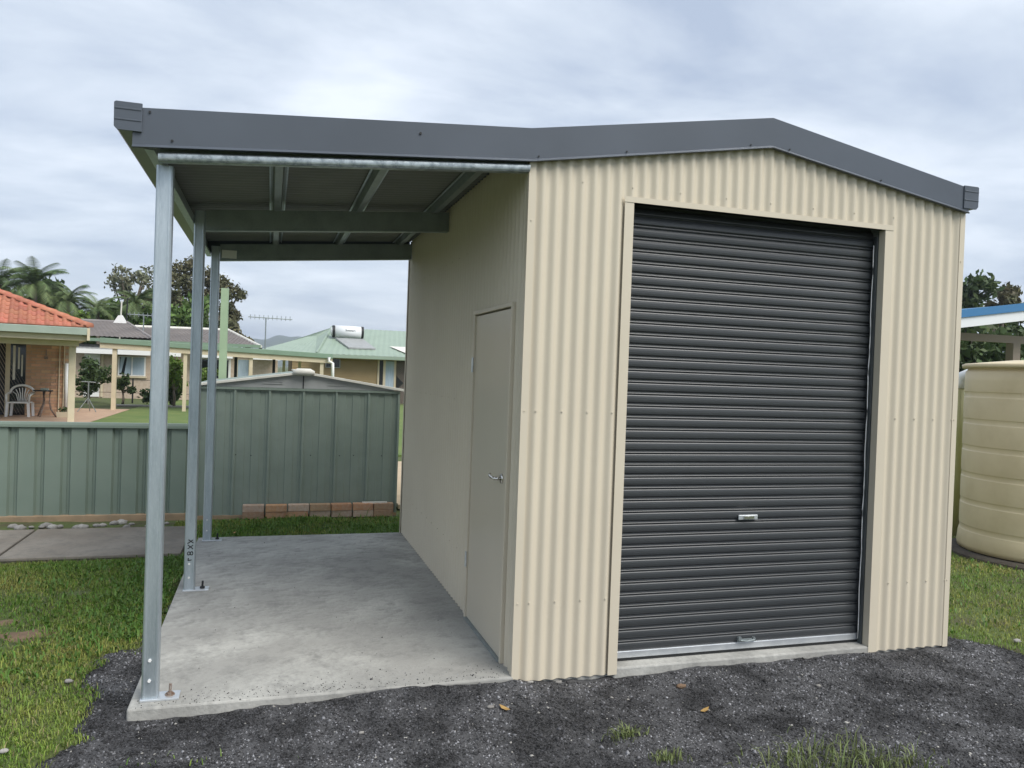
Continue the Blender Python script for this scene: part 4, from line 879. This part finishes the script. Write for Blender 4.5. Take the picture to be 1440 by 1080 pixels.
palm('palm with drooping fronds behind the grey roof next to the poles', (-8.9, 46, 0), 4.9, 1.7, 30, 5)
tree('shade_tree', 'dense dark tree low behind the palms at the left', (-15, 50, 0), .3, ball(-15, 50, 4.0, 2.2, 14, 11), 4200, .22, lf_dark, 11)
tree('shade_tree', 'dark green tree behind the poles of the grey roof', (-10.8, 50, 0), .3, ball(-10.8, 50, 3.6, 2.0, 14, 12), 4200, .2, lf_mid, 12)
tree('shade_tree', 'pale feathery tree top rising behind the grey tiled roof', (-10, 52, 0), .2, ball(-10.3, 52, 6.2, 1.3, 10, 13, .45), 1100, .14, lf_pale, 13)
tree('shade_tree', 'bronze tinted rounded tree left of the front post', (-8.4, 51, 0), .3, ball(-8.3, 51, 5.2, 1.5, 12, 14), 3600, .18, lf_gum, 14)
tree('shade_tree', 'mid green tree seen between the first two galvanised posts', (-7.4, 47, 0), .25, ball(-7.2, 47, 3.8, 1.5, 12, 15), 3200, .2, lf_mid, 15)
tree('shade_tree', 'dark tree belt segment below the pale feathery tree', (-8.9, 49, 0), .3, ball(-8.7, 49, 3.4, 1.5, 12, 16), 3400, .2, lf_dark, 16)
tree('bright_bush', 'bright yellow green bush just above the end of the red roof', (-11.9, 44, 0), .1, ball(-11.6, 44, 3.9, .6, 7, 17), 900, .13, lf_bright, 17, 'bush')
gum = [(-7.6, 55, 7.9, .9), (-6.6, 55, 8.3, .9), (-6.9, 55, 6.9, 1.1), (-5.7, 55, 7.6, 1.0), (-4.9, 55, 7.2, 1.0), (-4.2, 55, 6.7, .9), (-3.5, 55, 6.6, .65), (-4.4, 55, 5.6, .8), (-5.6, 55, 6.1, 1.0), (-3.9, 55, 5.0, .6), (-7.9, 55, 6.1, .9)]
tree('gum_tree', 'tall open gum tree behind the posts with sky showing through its crown', (-5.6, 55, 0), .35, [(a_, b_, c_, r_ * .78) for a_, b_, c_, r_ in gum], 6500, .125, lf_gum, 18)
tree('shade_tree', 'dense green tree under the gum tree behind the second post', (-6.2, 50, 0), .3, ball(-6.2, 50, 4.0, 1.5, 12, 19), 3600, .2, lf_mid, 19)
tree('shade_tree', 'olive green tree at the foot of the gum beside the hip of the grey roof', (-3.9, 48, 0), .25, ball(-3.9, 48, 3.6, 1.0, 10, 20), 2600, .16, lf_gum, 20)
# far hills
xs = np.linspace(-2500, 2500, 700); V = []
for x in xs:
    h = 50 + 3 * math.sin(x * .05) + 3.5 * math.sin(x * .021 + 1) + 2 * math.sin(x * .13) + 8 * math.sin(x * .003); V += [(x, 1500, -5), (x, 1500 + 90, h * .8), (x, 1500 + 200, h * 1.12), (x, 2200, -5)]
V = np.array(V); i = np.arange(699)[:, None] * 4; F = np.concatenate([i + np.array([[k, k + 4, k + 5, k + 1]]) for k in range(3)])
struct(npmesh('hills', V, F, hillm, smooth=True))

# ------------------------------------------------------------------ right side: tank, pipe, carport, fence, trees
tk = thing('water_tank', 'beige ribbed polyethylene rainwater tank at the right of the shed', 'water tank', (6.42, 2.15, -.03))
pr = [(0.0, -.03), (.775, -.03), (.785, .02), (.775, .12)]
for k in range(6):
    z = .16 + k * .285; pr += [(.7665, z - .004), (.766, z), (.762, z + .004), (.761, z + .007), (.761, z + .051), (.762, z + .054), (.766, z + .058), (.7665, z + .062), (.768, z + .17)]
pr += [(.762, 1.86), (.745, 1.875), (.745, 1.895)]
MB().lathe(pr, (6.42, 2.15), 72).build('shell', tankm, tk, True)
MB().lathe([(.74, 1.896), (.795, 1.898), (.80, 1.935), (.77, 1.945), (.35, 1.99), (.12, 2.0), (0, 2.0)], (6.42, 2.15), 72).build('lid', tankm, tk, True)
MB().lathe([(.26, 1.985), (.25, 2.03), (.05, 2.10), (0, 2.10)], (6.52, 2.0), 24).build('inlet_cap', white, tk, True)
MB().box(5.72, 5.80, 1.93, 2.03, .03, .10).build('outlet_fitting', tankm, tk, bevel=.01)
struct(MB().lathe([(.0, -.04), (.86, -.04), (.90, -.06), (.92, -.12)], (6.53, 2.15), 48).build('tank_pad', padm, org=(6.53, 2.15, -.1)))
tk.location.x += .11
pp = thing('downpipe', 'mossy yellow green pipe with white elbow beside the rainwater tank', 'pipe', (6.45, 3.2, -.1))
MB().tube([(6.50, 3.20, -.1), (6.455, 3.20, 1.69)], .058, 16).build('pipe', pvc, pp, True)
MB().tube([(6.455, 3.20, 1.675), (6.455, 3.20, 1.75), (6.465, 3.17, 1.81), (6.49, 3.10, 1.845), (6.53, 2.90, 1.85)], [.066, .066, .066, .064, .06], 16).build('elbow', whitep, pp, True)
cp = thing('carport', 'carport with blue roof edge and white fascia behind the rainwater tank', 'carport', (13.5, 9, 0))
sl_ = lambda x: 3.06 + .1405 * (x - 11.5)
def rake(z0, z1, y0, y1, x0=9.6, x1=16.5): return MB().ext([(x0, sl_(x0) + z0), (x1, sl_(x1) + z0), (x1, sl_(x1) + z1), (x0, sl_(x0) + z1)], 'y', y0, y1)
rake(0, .155, 7.96, 8.02).build('blue_barge', bluep, cp); rake(-.20, -.002, 7.99, 8.03).build('fascia', whitep, cp); rake(.05, .08, 8.03, 14).build('roof_sheet', bluep, cp)
MB().box(9.6, 16.5, 8.9, 9.0, 2.70, 2.86).build('beam', tanb, cp); MB().box(13.95, 14.15, 8.86, 9.04, 0, 2.70).build('column', tanb, cp); MB().box(9.7, 9.85, 8.86, 9.04, 0, 2.70).build('column', tanb, cp)
rf_ = thing('green_side_fence', 'tall green steel fence between the shed and the carport', 'fence', (10, 6.2, -.1))
for k in range(5): pan(8.3 + .744 * k, 3, -.05, 1.68, 6.2).build('fence_sheet', greenst, rf_)
MB().box(8.3, 12.1, 6.16, 6.28, 1.66, 1.72).build('top_rail', greenst, rf_)
tag(MB().box(7.6, 9.5, 4.75, 4.80, -.05, .12).box(7.6, 9.5, 4.75, 4.80, .14, .2).build('white_garden_rail', offw, org=(8.5, 4.8, -.05)), 'low white rail on the grass behind the shed at the right', 'rail')
tree('shade_tree', 'dark leafy tree behind the left end of the blue carport edge', (35.5, 31, 0), .35, ball(35.8, 31, 6.3, 1.6, 14, 31, .42), 3000, .2, lf_dark, 31)
tree('shade_tree', 'smaller dark tree right of the other above the blue carport edge', (38.6, 31, 0), .3, ball(38.9, 31, 6.0, 1.2, 10, 32, .45), 2200, .2, lf_gum, 32)
tree('hedge_tree', 'dense dark hedge seen through the carport', (19, 16, 0), .25, [(17.5 + .75 * i_, 16 + .3 * (i_ % 3), 1.0 + 1.1 * (i_ % 3), 1.15) for i_ in range(14)], 11000, .17, lf_dark, 33, 'hedge')

# ------------------------------------------------------------------ air
hz_m = bpy.data.materials.new('haze_air'); hz_m.use_nodes = True; t_ = hz_m.node_tree; t_.nodes.remove(t_.nodes['Principled BSDF'])
pv_ = t_.nodes.new('ShaderNodeVolumePrincipled'); pv_.inputs['Color'].default_value = (.80, .88, 1, 1); pv_.inputs['Density'].default_value = .00045; pv_.inputs['Anisotropy'].default_value = .2
t_.links.new(pv_.outputs[0], t_.nodes['Material Output'].inputs['Volume'])
stuff(MB().box(-4300, 4300, -4300, 4300, -7, 78).build('haze', hz_m))
